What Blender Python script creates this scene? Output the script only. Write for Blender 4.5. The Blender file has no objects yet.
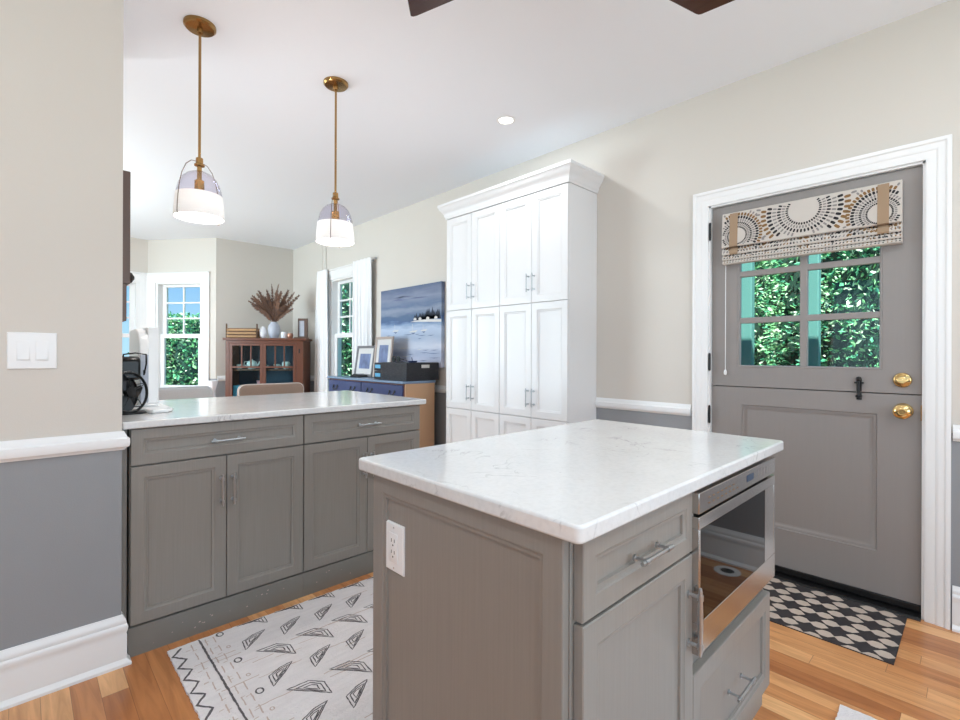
import bpy, bmesh, math, random
from mathutils import Vector, Matrix

random.seed(7)
scene = bpy.context.scene
COL = scene.collection
PI = math.pi

# ------------------------------------------------------------------ camera, sky, sun, exposure
CAM_H = 1.175
cam_d = bpy.data.cameras.new('camera')
cam_d.sensor_width = 36.0
cam_d.lens = 18.0
cam_d.shift_y = -5.0 / 960.0
cam_d.clip_start = 0.05
cam_d.clip_end = 200
cam = bpy.data.objects.new('camera', cam_d)
COL.objects.link(cam)
YAW = math.atan2(458.7, 479.4)
cam.matrix_world = (Matrix.Translation((0, 0, CAM_H)) @ Matrix.Rotation(-YAW, 4, 'Z')
                    @ Matrix.Rotation(PI / 2, 4, 'X') @ Matrix.Rotation(0.0038, 4, 'Z'))
scene.camera = cam

world = bpy.data.worlds.new('sky')
scene.world = world
world.use_nodes = True
wn = world.node_tree
bg = wn.nodes['Background']
tc = wn.nodes.new('ShaderNodeTexCoord')
sp = wn.nodes.new('ShaderNodeSeparateXYZ')
rp = wn.nodes.new('ShaderNodeValToRGB')
rp.color_ramp.elements[0].position = 0.0
rp.color_ramp.elements[0].color = (0.60, 0.80, 1.0, 1)
rp.color_ramp.elements[1].position = 0.22
rp.color_ramp.elements[1].color = (0.16, 0.40, 0.88, 1)
wn.links.new(tc.outputs['Generated'], sp.inputs[0])
wn.links.new(sp.outputs['Z'], rp.inputs[0])
wn.links.new(rp.outputs[0], bg.inputs['Color'])
bg.inputs['Strength'].default_value = 2.0

def lamp(name, kind, loc, power, color=(1, 1, 1), aim=None, **kw):
    d = bpy.data.lights.new(name, kind)
    d.energy = power
    d.color = color
    for k, v in kw.items():
        setattr(d, k, v)
    o = bpy.data.objects.new(name, d)
    COL.objects.link(o)
    o.location = loc
    if aim is not None:
        o.rotation_euler = (Vector(aim) - Vector(loc)).to_track_quat('-Z', 'Y').to_euler()
    return o

lamp('sun', 'SUN', (0, 0, 20), 24.0, (1.0, 0.96, 0.88), aim=(11, 8, 0), angle=0.01)
# added fill lamps at made-up openings in unseen walls, tilted up for the ceiling
FILL_TINT = (0.78, 0.925, 1.0)
lamp('fill_kitchen_back', 'AREA', (0.55, -2.28, 1.45), 108, FILL_TINT, aim=(0.55, 0, 3.3), shape='RECTANGLE', size=2.9, size_y=1.5)
lamp('fill_kitchen_side', 'AREA', (-2.58, 0.2, 1.45), 20, FILL_TINT, aim=(0, 0.2, 2.6), shape='RECTANGLE', size=2.6, size_y=1.4)
lamp('fill_dining_side', 'AREA', (-1.38, 5.75, 1.45), 250, FILL_TINT, aim=(0, 5.2, 1.7), shape='RECTANGLE', size=2.2, size_y=1.5)
# bare area lamps added out of view at the ceiling, with no fittings
for (lx, ly) in ((1.55, 0.35), (0.9, -0.9), (2.0, -1.2), (-0.6, 0.9), (-0.6, -0.9), (-0.4, 4.2), (-0.4, 6.0)):
    lamp('ceiling_area_light', 'AREA', (lx, ly, 2.70), 14.5, (0.905, 0.955, 0.99), aim=(lx, ly, 0), shape='DISK', size=0.12)

scene.view_settings.view_transform = 'Standard'
scene.view_settings.look = 'None'
scene.view_settings.gamma = 1.0
scene.view_settings.use_curve_mapping = False
scene.view_settings.exposure = -0.82

# ------------------------------------------------------------------ materials
def lin(c):
    out = []
    for v in c:
        v = v / 255.0
        out.append(v / 12.92 if v <= 0.04045 else ((v + 0.055) / 1.055) ** 2.4)
    return (out[0], out[1], out[2], 1.0)

MATS = {}
def mat(name, rgb, rough=0.5, metal=0.0, spec=0.5, coat=0.0, noise=None, bump=None, **kw):
    """noise = (scale xyz, amount) brightness variation in object space; bump = (scale xyz, strength)"""
    m = bpy.data.materials.new(name)
    m.use_nodes = True
    nt = m.node_tree
    b = nt.nodes['Principled BSDF']
    b.inputs['Base Color'].default_value = lin(rgb)
    b.inputs['Roughness'].default_value = rough
    b.inputs['Metallic'].default_value = metal
    b.inputs['Specular IOR Level'].default_value = spec
    b.inputs['Coat Weight'].default_value = coat
    b.inputs['Coat Roughness'].default_value = 0.08
    for k, v in kw.items():
        b.inputs[k.replace('_', ' ')].default_value = v
    if noise or bump:
        tcn = nt.nodes.new('ShaderNodeTexCoord')
    if noise:
        mp = nt.nodes.new('ShaderNodeMapping')
        mp.inputs['Scale'].default_value = noise[0]
        n = nt.nodes.new('ShaderNodeTexNoise')
        n.inputs['Scale'].default_value = 1.0
        n.inputs['Detail'].default_value = 5
        mix = nt.nodes.new('ShaderNodeMix')
        mix.data_type = 'RGBA'
        a = noise[1]
        c = lin(rgb)
        mix.inputs[6].default_value = (c[0] * (1 - a), c[1] * (1 - a), c[2] * (1 - a), 1)
        mix.inputs[7].default_value = (min(1, c[0] * (1 + a)), min(1, c[1] * (1 + a)), min(1, c[2] * (1 + a)), 1)
        nt.links.new(tcn.outputs['Object'], mp.inputs[0])
        nt.links.new(mp.outputs[0], n.inputs['Vector'])
        nt.links.new(n.outputs['Fac'], mix.inputs[0])
        nt.links.new(mix.outputs[2], b.inputs['Base Color'])
    if bump:
        mp2 = nt.nodes.new('ShaderNodeMapping')
        mp2.inputs['Scale'].default_value = bump[0]
        n2 = nt.nodes.new('ShaderNodeTexNoise')
        n2.inputs['Scale'].default_value = 1.0
        n2.inputs['Detail'].default_value = 4
        bp = nt.nodes.new('ShaderNodeBump')
        bp.inputs['Strength'].default_value = bump[1]
        bp.inputs['Distance'].default_value = 0.01
        nt.links.new(tcn.outputs['Object'], mp2.inputs[0])
        nt.links.new(mp2.outputs[0], n2.inputs['Vector'])
        nt.links.new(n2.outputs['Fac'], bp.inputs['Height'])
        nt.links.new(bp.outputs[0], b.inputs['Normal'])
    MATS[name] = m
    return m

M_BEIGE = mat('beige wall paint', (214, 208, 200), 0.75, bump=((220, 220, 220), 0.05))
M_GREY = mat('grey wainscot paint', (150, 152, 155), 0.7, bump=((220, 220, 220), 0.05))
M_CEIL = mat('ceiling paint', (238, 242, 248), 0.85)
M_TRIM = mat('white trim paint', (240, 240, 240), 0.35)
M_WHITE = mat('white cabinet paint', (229, 229, 230), 0.35)
M_CAB = mat('grey brown cabinet paint', (142, 137, 131), 0.38, noise=((170, 170, 4), 0.10))
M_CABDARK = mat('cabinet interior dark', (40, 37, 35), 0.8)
M_KICK = mat('grey cabinet base paint', (128, 126, 121), 0.5, noise=((30, 30, 30), 0.05))
M_STEEL = mat('brushed steel', (190, 188, 186), 0.22, metal=1.0, noise=((3, 200, 200), 0.04))
M_NICKEL = mat('brushed nickel', (186, 190, 194), 0.33, metal=1.0)
M_BRASS = mat('aged brass', (164, 128, 80), 0.25, metal=1.0)
M_GOLD = mat('polished brass', (222, 190, 130), 0.14, metal=1.0)
M_BLACK = mat('black metal', (14, 14, 15), 0.4)
M_BLKGLOSS = mat('glossy black plastic', (10, 10, 12), 0.3, spec=0.35)
M_WPLASTIC = mat('white plastic', (238, 238, 238), 0.3)
M_DOOR = mat('grey door paint', (144, 138, 135), 0.42, noise=((80, 80, 4), 0.03))
M_DOORLOW = M_DOOR
M_OVENGLASS = mat('dark oven glass', (6, 5, 5), 0.03, spec=0.16)
M_DISPLAY = mat('lit blue display', (20, 44, 66), 0.2)
M_DISPLAY.node_tree.nodes['Principled BSDF'].inputs['Emission Color'].default_value = lin((60, 140, 210))
M_DISPLAY.node_tree.nodes['Principled BSDF'].inputs['Emission Strength'].default_value = 0.12
M_WALNUT = mat('dark walnut', (74, 44, 32), 0.25, noise=((40, 4, 40), 0.25))
M_BROWN = mat('dark brown wood', (98, 76, 66), 0.4, noise=((30, 30, 4), 0.15))
M_CHERRY = mat('cherry wood', (104, 60, 42), 0.32, noise=((40, 40, 4), 0.22))
M_NAVYIN = mat('navy cabinet lining', (26, 52, 82), 0.5)
M_GLAREWOOD = mat('wood with glare', (196, 156, 122), 0.45, noise=((6, 6, 2), 0.12))  # glare on the sideboard's dark wood end, put into the colour
M_NAVY_WINDOWBLUE = mat('navy and window blue', (62, 72, 112), 0.3)  # on the sideboard drawers this blue is window reflection painted in
M_BLUESHEEN = mat('top with blue sheen', (120, 142, 168), 0.25)  # bluish window reflection painted into the sideboard top
M_DKBOX = mat('dark woven crate', (28, 30, 38), 0.3, noise=((14, 14, 110), 0.7), bump=((20, 20, 160), 0.6))
M_LABEL = mat('pale label', (210, 208, 206), 0.4)
M_SKYBLUE = mat('light blue card', (92, 168, 208), 0.5)
M_CURTAIN = mat('white curtain cloth', (244, 244, 245), 0.8, Transmission_Weight=0.0)
M_TANFAB = mat('taupe upholstery', (168, 148, 134), 0.85, noise=((160, 160, 160), 0.14), bump=((300, 300, 300), 0.3))
M_GREYFAB = mat('light grey upholstery', (214, 217, 220), 0.85, noise=((160, 160, 160), 0.1), bump=((300, 300, 300), 0.3))
M_PIPING = mat('white piping', (226, 220, 214), 0.7)
M_CERAMIC = mat('white ceramic', (236, 236, 240), 0.2, noise=((30, 30, 30), 0.06))
M_PALECER = mat('pale blue grey ceramic', (182, 186, 198), 0.4, noise=((40, 40, 40), 0.1))
M_COPPER = mat('copper', (188, 140, 120), 0.3, metal=0.7)
M_PINK = mat('pink glaze', (190, 130, 140), 0.3)
M_FEATHER = mat('brown feather', (124, 88, 66), 0.8)
M_FEATHER2 = mat('dark feather', (78, 62, 56), 0.8)
M_WICKER = mat('wicker', (176, 136, 96), 0.7, noise=((60, 60, 60), 0.3))
M_WICKERDK = mat('dark wicker', (92, 66, 44), 0.7)
M_CREAM = mat('cream tile', (198, 182, 168), 0.5, noise=((40, 40, 40), 0.05))
M_CHAR = mat('charcoal tile', (54, 50, 52), 0.6, noise=((14, 14, 14), 0.25))
M_RUG = mat('pale woven rug', (240, 234, 234), 0.95, noise=((9, 60, 22), 0.10), bump=((160, 160, 160), 0.8))
M_RUGDK = mat('dark rug yarn', (98, 92, 94), 0.95)
M_RUGTAN = mat('tan rug yarn', (206, 186, 176), 0.95)
M_SHADEF = mat('cream linen', (202, 194, 186), 0.85, bump=((400, 400, 400), 0.2))
M_SHBLK = mat('black print', (38, 36, 40), 0.85)
M_SHBRN = mat('brown print', (132, 98, 60), 0.85)
M_SHGRY = mat('grey print', (140, 134, 132), 0.85)
M_SHTAN = mat('tan tape', (160, 134, 108), 0.8)
M_BARK = mat('bark', (72, 58, 48), 0.9)
M_LAWN = mat('lawn', (70, 104, 56), 0.95, noise=((3, 3, 3), 0.2))
M_TEALPOST = mat('pale porch paint', (98, 146, 141), 0.6)

def mat_emit(name, rgb, strength):
    m = mat(name, rgb, 0.5)
    b = m.node_tree.nodes['Principled BSDF']
    b.inputs['Emission Color'].default_value = lin(rgb)
    b.inputs['Emission Strength'].default_value = strength
    return m
M_BULB = mat_emit('lit bulb', (255, 248, 240), 420.0)
M_LENS = mat_emit('lit lens', (255, 250, 240), 6.0)

def mat_glass(name, tint=(255, 255, 255), fres=0.10):
    m = bpy.data.materials.new(name)
    m.use_nodes = True
    nt = m.node_tree
    nt.nodes.clear()
    out = nt.nodes.new('ShaderNodeOutputMaterial')
    tr = nt.nodes.new('ShaderNodeBsdfTransparent')
    tr.inputs[0].default_value = lin(tint)
    gl = nt.nodes.new('ShaderNodeBsdfGlossy')
    gl.inputs['Roughness'].default_value = 0.02
    lw = nt.nodes.new('ShaderNodeLayerWeight')
    lw.inputs[0].default_value = 0.5
    mx = nt.nodes.new('ShaderNodeMixShader')
    pw = nt.nodes.new('ShaderNodeMath')
    pw.operation = 'POWER'
    pw.inputs[1].default_value = 4.0
    nt.links.new(lw.outputs['Facing'], pw.inputs[0])
    ma = nt.nodes.new('ShaderNodeMath')
    ma.operation = 'MULTIPLY_ADD'
    ma.inputs[1].default_value = 0.5
    ma.inputs[2].default_value = fres * 0.5
    nt.links.new(pw.outputs[0], ma.inputs[0])
    nt.links.new(ma.outputs[0], mx.inputs[0])
    nt.links.new(tr.outputs[0], mx.inputs[1])
    nt.links.new(gl.outputs[0], mx.inputs[2])
    nt.links.new(mx.outputs[0], out.inputs[0])
    return m
M_PANE = mat_glass('window glass', (240, 253, 252), 0.04)
M_DOME = mat_glass('clear dome glass', (247, 246, 250), 0.04)

def mat_translucent(name, rgb):
    m = bpy.data.materials.new(name)
    m.use_nodes = True
    nt = m.node_tree
    nt.nodes.clear()
    out = nt.nodes.new('ShaderNodeOutputMaterial')
    d = nt.nodes.new('ShaderNodeBsdfDiffuse')
    t = nt.nodes.new('ShaderNodeBsdfTranslucent')
    d.inputs[0].default_value = lin(rgb)
    t.inputs[0].default_value = lin(rgb)
    mx = nt.nodes.new('ShaderNodeMixShader')
    mx.inputs[0].default_value = 0.5
    nt.links.new(d.outputs[0], mx.inputs[1])
    nt.links.new(t.outputs[0], mx.inputs[2])
    nt.links.new(mx.outputs[0], out.inputs[0])
    return m
M_OPAL = mat_translucent('opal glass shade', (252, 252, 252))
M_SHEER = mat_translucent('sheer curtain', (238, 238, 240))

def mat_quartz():
    m = mat('white quartz', (228, 228, 228), 0.16, coat=0.3)
    nt = m.node_tree
    b = nt.nodes['Principled BSDF']
    t = nt.nodes.new('ShaderNodeTexCoord')
    def noise(scale, detail, dist):
        n = nt.nodes.new('ShaderNodeTexNoise')
        n.inputs['Scale'].default_value = scale
        n.inputs['Detail'].default_value = detail
        n.inputs['Distortion'].default_value = dist
        nt.links.new(t.outputs['Object'], n.inputs['Vector'])
        return n
    def math_n(op, a, bval=None):
        k = nt.nodes.new('ShaderNodeMath')
        k.operation = op
        nt.links.new(a, k.inputs[0])
        if bval is not None:
            if isinstance(bval, float):
                k.inputs[1].default_value = bval
            else:
                nt.links.new(bval, k.inputs[1])
        return k.outputs[0]
    def ramp(sock, p0, c0, p1, c1):
        r = nt.nodes.new('ShaderNodeValToRGB')
        r.color_ramp.elements[0].position = p0
        r.color_ramp.elements[0].color = (c0, c0, c0, 1)
        r.color_ramp.elements[1].position = p1
        r.color_ramp.elements[1].color = (c1, c1, c1, 1)
        nt.links.new(sock, r.inputs[0])
        return r.outputs[0]
    v = noise(6.0, 6, 1.2)
    ridge = math_n('ABSOLUTE', math_n('SUBTRACT', v.outputs['Fac'], 0.5))
    vein = ramp(ridge, 0.0, 1.0, 0.012, 0.0)
    mask = ramp(noise(7.0, 2, 0.0).outputs['Fac'], 0.50, 0.0, 0.66, 1.0)
    veins = math_n('MULTIPLY', vein, mask)
    cloud = ramp(noise(4.0, 3, 0.3).outputs['Fac'], 0.3, 0.0, 0.7, 0.22)
    speck = ramp(noise(90.0, 2, 0.0).outputs['Fac'], 0.3, 0.10, 0.6, 0.0)
    tot = math_n('ADD', math_n('MULTIPLY', veins, 0.55), math_n('ADD', math_n('MULTIPLY', cloud, 0.5), speck))
    mx = nt.nodes.new('ShaderNodeMix')
    mx.data_type = 'RGBA'
    mx.inputs[6].default_value = lin((226, 226, 226))
    mx.inputs[7].default_value = lin((150, 150, 152))
    nt.links.new(tot, mx.inputs[0])
    nt.links.new(mx.outputs[2], b.inputs['Base Color'])
    return m
M_QUARTZ = mat_quartz()

def mat_floor():
    m = mat('oak strip floor', (190, 130, 80), 0.3, coat=0.15)
    nt = m.node_tree
    b = nt.nodes['Principled BSDF']
    L = nt.links.new
    t = nt.nodes.new('ShaderNodeTexCoord')
    s = nt.nodes.new('ShaderNodeSeparateXYZ')
    L(t.outputs['Object'], s.inputs[0])
    def mth(op, a, bv=None, c=None):
        k = nt.nodes.new('ShaderNodeMath')
        k.operation = op
        for i, v in enumerate((a, bv, c)):
            if v is None:
                continue
            if isinstance(v, (int, float)):
                k.inputs[i].default_value = v
            else:
                L(v, k.inputs[i])
        return k.outputs[0]
    W, LEN = 0.076, 0.95
    xr = mth('DIVIDE', mth('ADD', s.outputs['X'], 20.013), W)
    row = mth('FLOOR', xr)
    fx = mth('FRACT', xr)
    wn1 = nt.nodes.new('ShaderNodeTexWhiteNoise')
    wn1.noise_dimensions = '1D'
    L(row, wn1.inputs['W'])
    yr = mth('ADD', mth('DIVIDE', mth('ADD', s.outputs['Y'], 20.0), LEN), mth('MULTIPLY', wn1.outputs['Value'], 7.0))
    pid = mth('FLOOR', yr)
    fy = mth('FRACT', yr)
    cmb = nt.nodes.new('ShaderNodeCombineXYZ')
    L(row, cmb.inputs[0])
    L(pid, cmb.inputs[1])
    wn2 = nt.nodes.new('ShaderNodeTexWhiteNoise')
    wn2.noise_dimensions = '3D'
    L(cmb.outputs[0], wn2.inputs['Vector'])
    r = nt.nodes.new('ShaderNodeValToRGB')
    el = r.color_ramp.elements
    el[0].position = 0.0
    el[0].color = lin((178, 112, 64))
    el[1].position = 1.0
    el[1].color = lin((238, 184, 128))
    e = el.new(0.45)
    e.color = lin((212, 146, 90))
    L(wn2.outputs['Value'], r.inputs[0])
    # grain
    cv = nt.nodes.new('ShaderNodeCombineXYZ')
    L(mth('ADD', mth('MULTIPLY', s.outputs['X'], 34.0), mth('MULTIPLY', wn2.outputs['Value'], 40.0)), cv.inputs[0])
    L(mth('MULTIPLY', s.outputs['Y'], 3.2), cv.inputs[1])
    n = nt.nodes.new('ShaderNodeTexNoise')
    n.inputs['Scale'].default_value = 1.0
    n.inputs['Detail'].default_value = 6
    n.inputs['Distortion'].default_value = 0.9
    L(cv.outputs[0], n.inputs['Vector'])
    gr = nt.nodes.new('ShaderNodeValToRGB')
    gr.color_ramp.elements[0].position = 0.32
    gr.color_ramp.elements[0].color = (0.70, 0.62, 0.55, 1)
    gr.color_ramp.elements[1].position = 0.62
    gr.color_ramp.elements[1].color = (1.05, 1.05, 1.05, 1)
    L(n.outputs['Fac'], gr.inputs[0])
    mul = nt.nodes.new('ShaderNodeMix')
    mul.data_type = 'RGBA'
    mul.blend_type = 'MULTIPLY'
    mul.inputs[0].default_value = 0.8
    L(r.outputs[0], mul.inputs[6])
    L(gr.outputs[0], mul.inputs[7])
    gapx = mth('LESS_THAN', mth('MINIMUM', fx, mth('SUBTRACT', 1.0, fx)), 0.010)
    gapy = mth('LESS_THAN', mth('MINIMUM', fy, mth('SUBTRACT', 1.0, fy)), 0.0010)
    gap = mth('MAXIMUM', gapx, gapy)
    mg = nt.nodes.new('ShaderNodeMix')
    mg.data_type = 'RGBA'
    L(mth('MULTIPLY', gap, 0.55), mg.inputs[0])
    L(mul.outputs[2], mg.inputs[6])
    mg.inputs[7].default_value = lin((96, 58, 34))
    L(mg.outputs[2], b.inputs['Base Color'])
    return m
M_FLOOR = mat_floor()

def mat_leaf(name, cols):
    m = mat(name, cols[0], 0.55)
    nt = m.node_tree
    b = nt.nodes['Principled BSDF']
    g = nt.nodes.new('ShaderNodeNewGeometry')
    r = nt.nodes.new('ShaderNodeValToRGB')
    el = r.color_ramp.elements
    el[0].color = lin(cols[0])
    el[1].color = lin(cols[-1])
    for i, c in enumerate(cols[1:-1]):
        e = el.new((i + 1) / (len(cols) - 1))
        e.color = lin(c)
    nt.links.new(g.outputs['Random Per Island'], r.inputs[0])
    nt.links.new(r.outputs[0], b.inputs['Base Color'])
    return m
M_LEAF = mat_leaf('evergreen leaves', [(40, 110, 92), (86, 168, 122), (146, 204, 138), (244, 248, 228)])  # palest tone paints sunlit highlights into the foliage
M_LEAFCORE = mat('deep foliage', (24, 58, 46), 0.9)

def mat_painting():
    m = mat('seascape paint', (120, 140, 170), 0.55)
    nt = m.node_tree
    b = nt.nodes['Principled BSDF']
    t = nt.nodes.new('ShaderNodeTexCoord')
    s = nt.nodes.new('ShaderNodeSeparateXYZ')
    nt.links.new(t.outputs['Object'], s.inputs[0])
    mp = nt.nodes.new('ShaderNodeMapping')
    mp.inputs['Scale'].default_value = (1, 2.2, 11)
    nt.links.new(t.outputs['Object'], mp.inputs[0])
    n = nt.nodes.new('ShaderNodeTexNoise')
    n.inputs['Scale'].default_value = 1.6
    n.inputs['Detail'].default_value = 4
    nt.links.new(mp.outputs[0], n.inputs['Vector'])
    k = nt.nodes.new('ShaderNodeMath')
    k.operation = 'MULTIPLY_ADD'
    k.inputs[1].default_value = 0.16
    nt.links.new(n.outputs['Fac'], k.inputs[0])
    sc = nt.nodes.new('ShaderNodeMath')
    sc.operation = 'MULTIPLY_ADD'
    sc.inputs[1].default_value = 1 / 0.82
    sc.inputs[2].default_value = -0.08
    nt.links.new(s.outputs['Z'], sc.inputs[0])
    nt.links.new(sc.outputs[0], k.inputs[2])
    r = nt.nodes.new('ShaderNodeValToRGB')
    el = r.color_ramp.elements
    stops = [(0.0, (196, 196, 214)), (0.16, (166, 174, 198)), (0.25, (200, 204, 218)), (0.36, (164, 178, 202)),
             (0.47, (180, 194, 216)), (0.53, (120, 146, 182)), (0.57, (70, 96, 138)), (0.63, (80, 104, 136)), (0.70, (132, 144, 166)),
             (0.76, (94, 114, 146)), (0.85, (128, 138, 162)), (1.0, (82, 98, 130))]
    el[0].position = stops[0][0]
    el[0].color = lin(stops[0][1])
    el[1].position = stops[-1][0]
    el[1].color = lin(stops[-1][1])
    for p, c in stops[1:-1]:
        e = el.new(p)
        e.color = lin(c)
    nt.links.new(k.outputs[0], r.inputs[0])
    nt.links.new(r.outputs[0], b.inputs['Base Color'])
    return m
M_PAINT = mat_painting()

# ------------------------------------------------------------------ mesh builder
class MB:
    def __init__(self):
        self.v, self.f, self.m = [], [], []

    def add(self, verts, faces, mi=0, M=None):
        o = len(self.v)
        for p in verts:
            p = Vector(p)
            self.v.append(M @ p if M is not None else p)
        for f in faces:
            self.f.append([i + o for i in f])
            self.m.append(mi)
        return self

    def box(self, x0, y0, z0, x1, y1, z1, mi=0, M=None):
        vs = [(x0, y0, z0), (x1, y0, z0), (x1, y1, z0), (x0, y1, z0), (x0, y0, z1), (x1, y0, z1), (x1, y1, z1), (x0, y1, z1)]
        return self.add(vs, [(0, 3, 2, 1), (4, 5, 6, 7), (0, 1, 5, 4), (1, 2, 6, 5), (2, 3, 7, 6), (3, 0, 4, 7)], mi, M)

    def loft(self, rings, mi=0, M=None, cap0=True, cap1=True, closed=True):
        n = len(rings[0])
        vs = [p for r in rings for p in r]
        fs = []
        for a in range(len(rings) - 1):
            for i in range(n if closed else n - 1):
                j = (i + 1) % n
                fs.append((a * n + i, a * n + j, (a + 1) * n + j, (a + 1) * n + i))
        if cap0:
            fs.append(tuple(reversed(range(n))))
        if cap1:
            fs.append(tuple(range((len(rings) - 1) * n, len(rings) * n)))
        return self.add(vs, fs, mi, M)

    def rect_loft(self, w, h, rings, mi=0, M=None):
        """rings = [(inset, depth)] over a w x h rectangle in u,v with depth along w"""
        rr = []
        for i, d in rings:
            rr.append([(i, i, d), (w - i, i, d), (w - i, h - i, d), (i, h - i, d)])
        return self.loft(rr, mi, M)

    def frame_slab(self, o, i, d0, d1, mi=0, M=None):
        """flat slab with a rectangular hole: o, i = (u0, v0, u1, v1)"""
        def ring(r, d):
            return [(r[0], r[1], d), (r[2], r[1], d), (r[2], r[3], d), (r[0], r[3], d)]
        rr = [ring(o, d0), ring(o, d1), ring(i, d1), ring(i, d0), ring(o, d0)]
        return self.loft(rr, mi, M, False, False)

    def prism(self, poly, a, b, axis='Z', mi=0, M=None):
        def p3(p, t):
            if axis == 'Z':
                return (p[0], p[1], t)
            if axis == 'Y':
                return (p[0], t, p[1])
            return (t, p[0], p[1])
        return self.loft([[p3(p, a) for p in poly], [p3(p, b) for p in poly]], mi, M)

    def lathe(self, prof, c=(0, 0, 0), seg=32, mi=0, M=None, cap0=True, cap1=True):
        rings = []
        for r, z in prof:
            r = max(r, 1e-5)
            rings.append([(c[0] + r * math.cos(2 * PI * i / seg), c[1] + r * math.sin(2 * PI * i / seg), c[2] + z) for i in range(seg)])
        return self.loft(rings, mi, M, cap0, cap1)

    def tube(self, path, r, seg=10, mi=0, M=None, closed=False):
        pts = [Vector(p) for p in path]
        n = len(pts)
        rad = r if isinstance(r, (list, tuple)) else [r] * n
        rings = []
        up = None
        for i, p in enumerate(pts):
            if closed:
                t = (pts[(i + 1) % n] - pts[i - 1]).normalized()
            else:
                t = (pts[min(i + 1, n - 1)] - pts[max(i - 1, 0)]).normalized()
            if up is None:
                up = Vector((0, 0, 1)) if abs(t.z) < 0.9 else Vector((1, 0, 0))
            a = t.cross(up).normalized()
            bb = a.cross(t).normalized()
            up = bb
            rings.append([tuple(p + (a * math.cos(2 * PI * k / seg) + bb * math.sin(2 * PI * k / seg)) * rad[i]) for k in range(seg)])
        if closed:
            rings.append(rings[0])
            return self.loft(rings, mi, M, False, False)
        return self.loft(rings, mi, M)

    def sweep(self, path, prof, mi=0, M=None, closed=False):
        """path: 2D polyline; prof: [(offset to the right of travel, height)] closed outline, mitred corners"""
        P = [Vector((p[0], p[1])) for p in path]
        n = len(P)
        rings = []
        for i in range(n):
            def nrm(a, b):
                d = (b - a).normalized()
                return Vector((d.y, -d.x))
            if closed:
                n1, n2 = nrm(P[i - 1], P[i]), nrm(P[i], P[(i + 1) % n])
            else:
                n1 = nrm(P[i - 1], P[i]) if i > 0 else nrm(P[0], P[1])
                n2 = nrm(P[i], P[i + 1]) if i < n - 1 else n1
            mtr = (n1 + n2) / (1 + n1.dot(n2))
            rings.append([(P[i].x + mtr.x * a, P[i].y + mtr.y * a, z) for a, z in prof])
        if closed:
            rings.append(rings[0])
            return self.loft(rings, mi, M, False, False)
        return self.loft(rings, mi, M)

    def sphere(self, c, r, seg=16, rng=10, mi=0, M=None, sz=1.0):
        prof = [(r * math.sin(PI * i / rng), -r * sz * math.cos(PI * i / rng)) for i in range(rng + 1)]
        return self.lathe(prof, c, seg, mi, M)

def face_frame(kind, o):
    """u = right as seen by someone looking at the surface, v = up, w = out of the surface"""
    o = Vector(o)
    U = {'-Y': (1, 0, 0), '-X': (0, -1, 0), '+X': (0, 1, 0), '+Y': (-1, 0, 0)}[kind]
    U = Vector(U)
    V = Vector((0, 0, 1))
    Wv = U.cross(V)
    return Matrix(((U.x, V.x, Wv.x, o.x), (U.y, V.y, Wv.y, o.y), (U.z, V.z, Wv.z, o.z), (0, 0, 0, 1)))

def mesh_obj(name, mb, mats, bevel=0.0, smooth=35, shift=(0, 0, 0), bseg=2):
    me = bpy.data.meshes.new(name)
    sh = Vector(shift)
    bm = bmesh.new()
    vs = [bm.verts.new(p - sh) for p in mb.v]
    for f, mi in zip(mb.f, mb.m):
        try:
            fc = bm.faces.new([vs[i] for i in f])
            fc.material_index = mi
        except ValueError:
            pass
    bmesh.ops.recalc_face_normals(bm, faces=bm.faces)
    bm.to_mesh(me)
    bm.free()
    if not isinstance(mats, (list, tuple)):
        mats = [mats]
    for m in mats:
        me.materials.append(m)
    if smooth:
        for p in me.polygons:
            p.use_smooth = True
        me.set_sharp_from_angle(angle=math.radians(smooth))
    o = bpy.data.objects.new(name, me)
    COL.objects.link(o)
    if bevel:
        b = o.modifiers.new('bevel', 'BEVEL')
        b.width = bevel
        b.segments = bseg
        b.limit_method = 'ANGLE'
        b.angle_limit = math.radians(40)
        b.harden_normals = False
    return o

WL = {}
def thing(name, label, cat, loc=(0, 0, 0), group=None, rotz=0.0, local=False):
    o = bpy.data.objects.new(name, None)
    o.empty_display_size = 0.05
    COL.objects.link(o)
    o.location = loc
    o.rotation_euler = (0, 0, rotz)
    o['label'] = label
    o['category'] = cat
    if group:
        o['group'] = group
    WL[o.name] = Vector((0, 0, 0)) if local else Vector(loc)
    return o

def part(name, mb, mats, parent, bevel=0.0, smooth=35, label=None, **kw):
    sh = WL[parent.name]
    o = mesh_obj(name, mb, mats, bevel, smooth, sh, **kw)
    o.parent = parent
    WL[o.name] = sh
    if label:
        o['label'] = label
    return o

def solo(name, mb, mats, label, cat, base=(0, 0, 0), group=None, bevel=0.0, smooth=35, kind=None, **kw):
    o = mesh_obj(name, mb, mats, bevel, smooth, base, **kw)
    o.location = base
    WL[o.name] = Vector(base)
    if label:
        o['label'] = label
        o['category'] = cat
    if group:
        o['group'] = group
    if kind:
        o['kind'] = kind
    return o

def struct(name, mb, mats, bevel=0.0, smooth=35):
    o = mesh_obj(name, mb, mats, bevel, smooth)
    o['kind'] = 'structure'
    WL[o.name] = Vector((0, 0, 0))
    return o

# ------------------------------------------------------------------ setting: room shell
XR = 2.915
ZC = 2.725
ZSPLIT = 0.845

mb = MB().box(-3.0, -2.6, -0.12, 3.3, 9.0, 0.0)
struct('floor', mb, M_FLOOR, smooth=0)
mb = MB().box(-3.0, -2.6, ZC, 3.3, 9.0, ZC + 0.15)
struct('ceiling', mb, M_CEIL, smooth=0)

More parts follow.
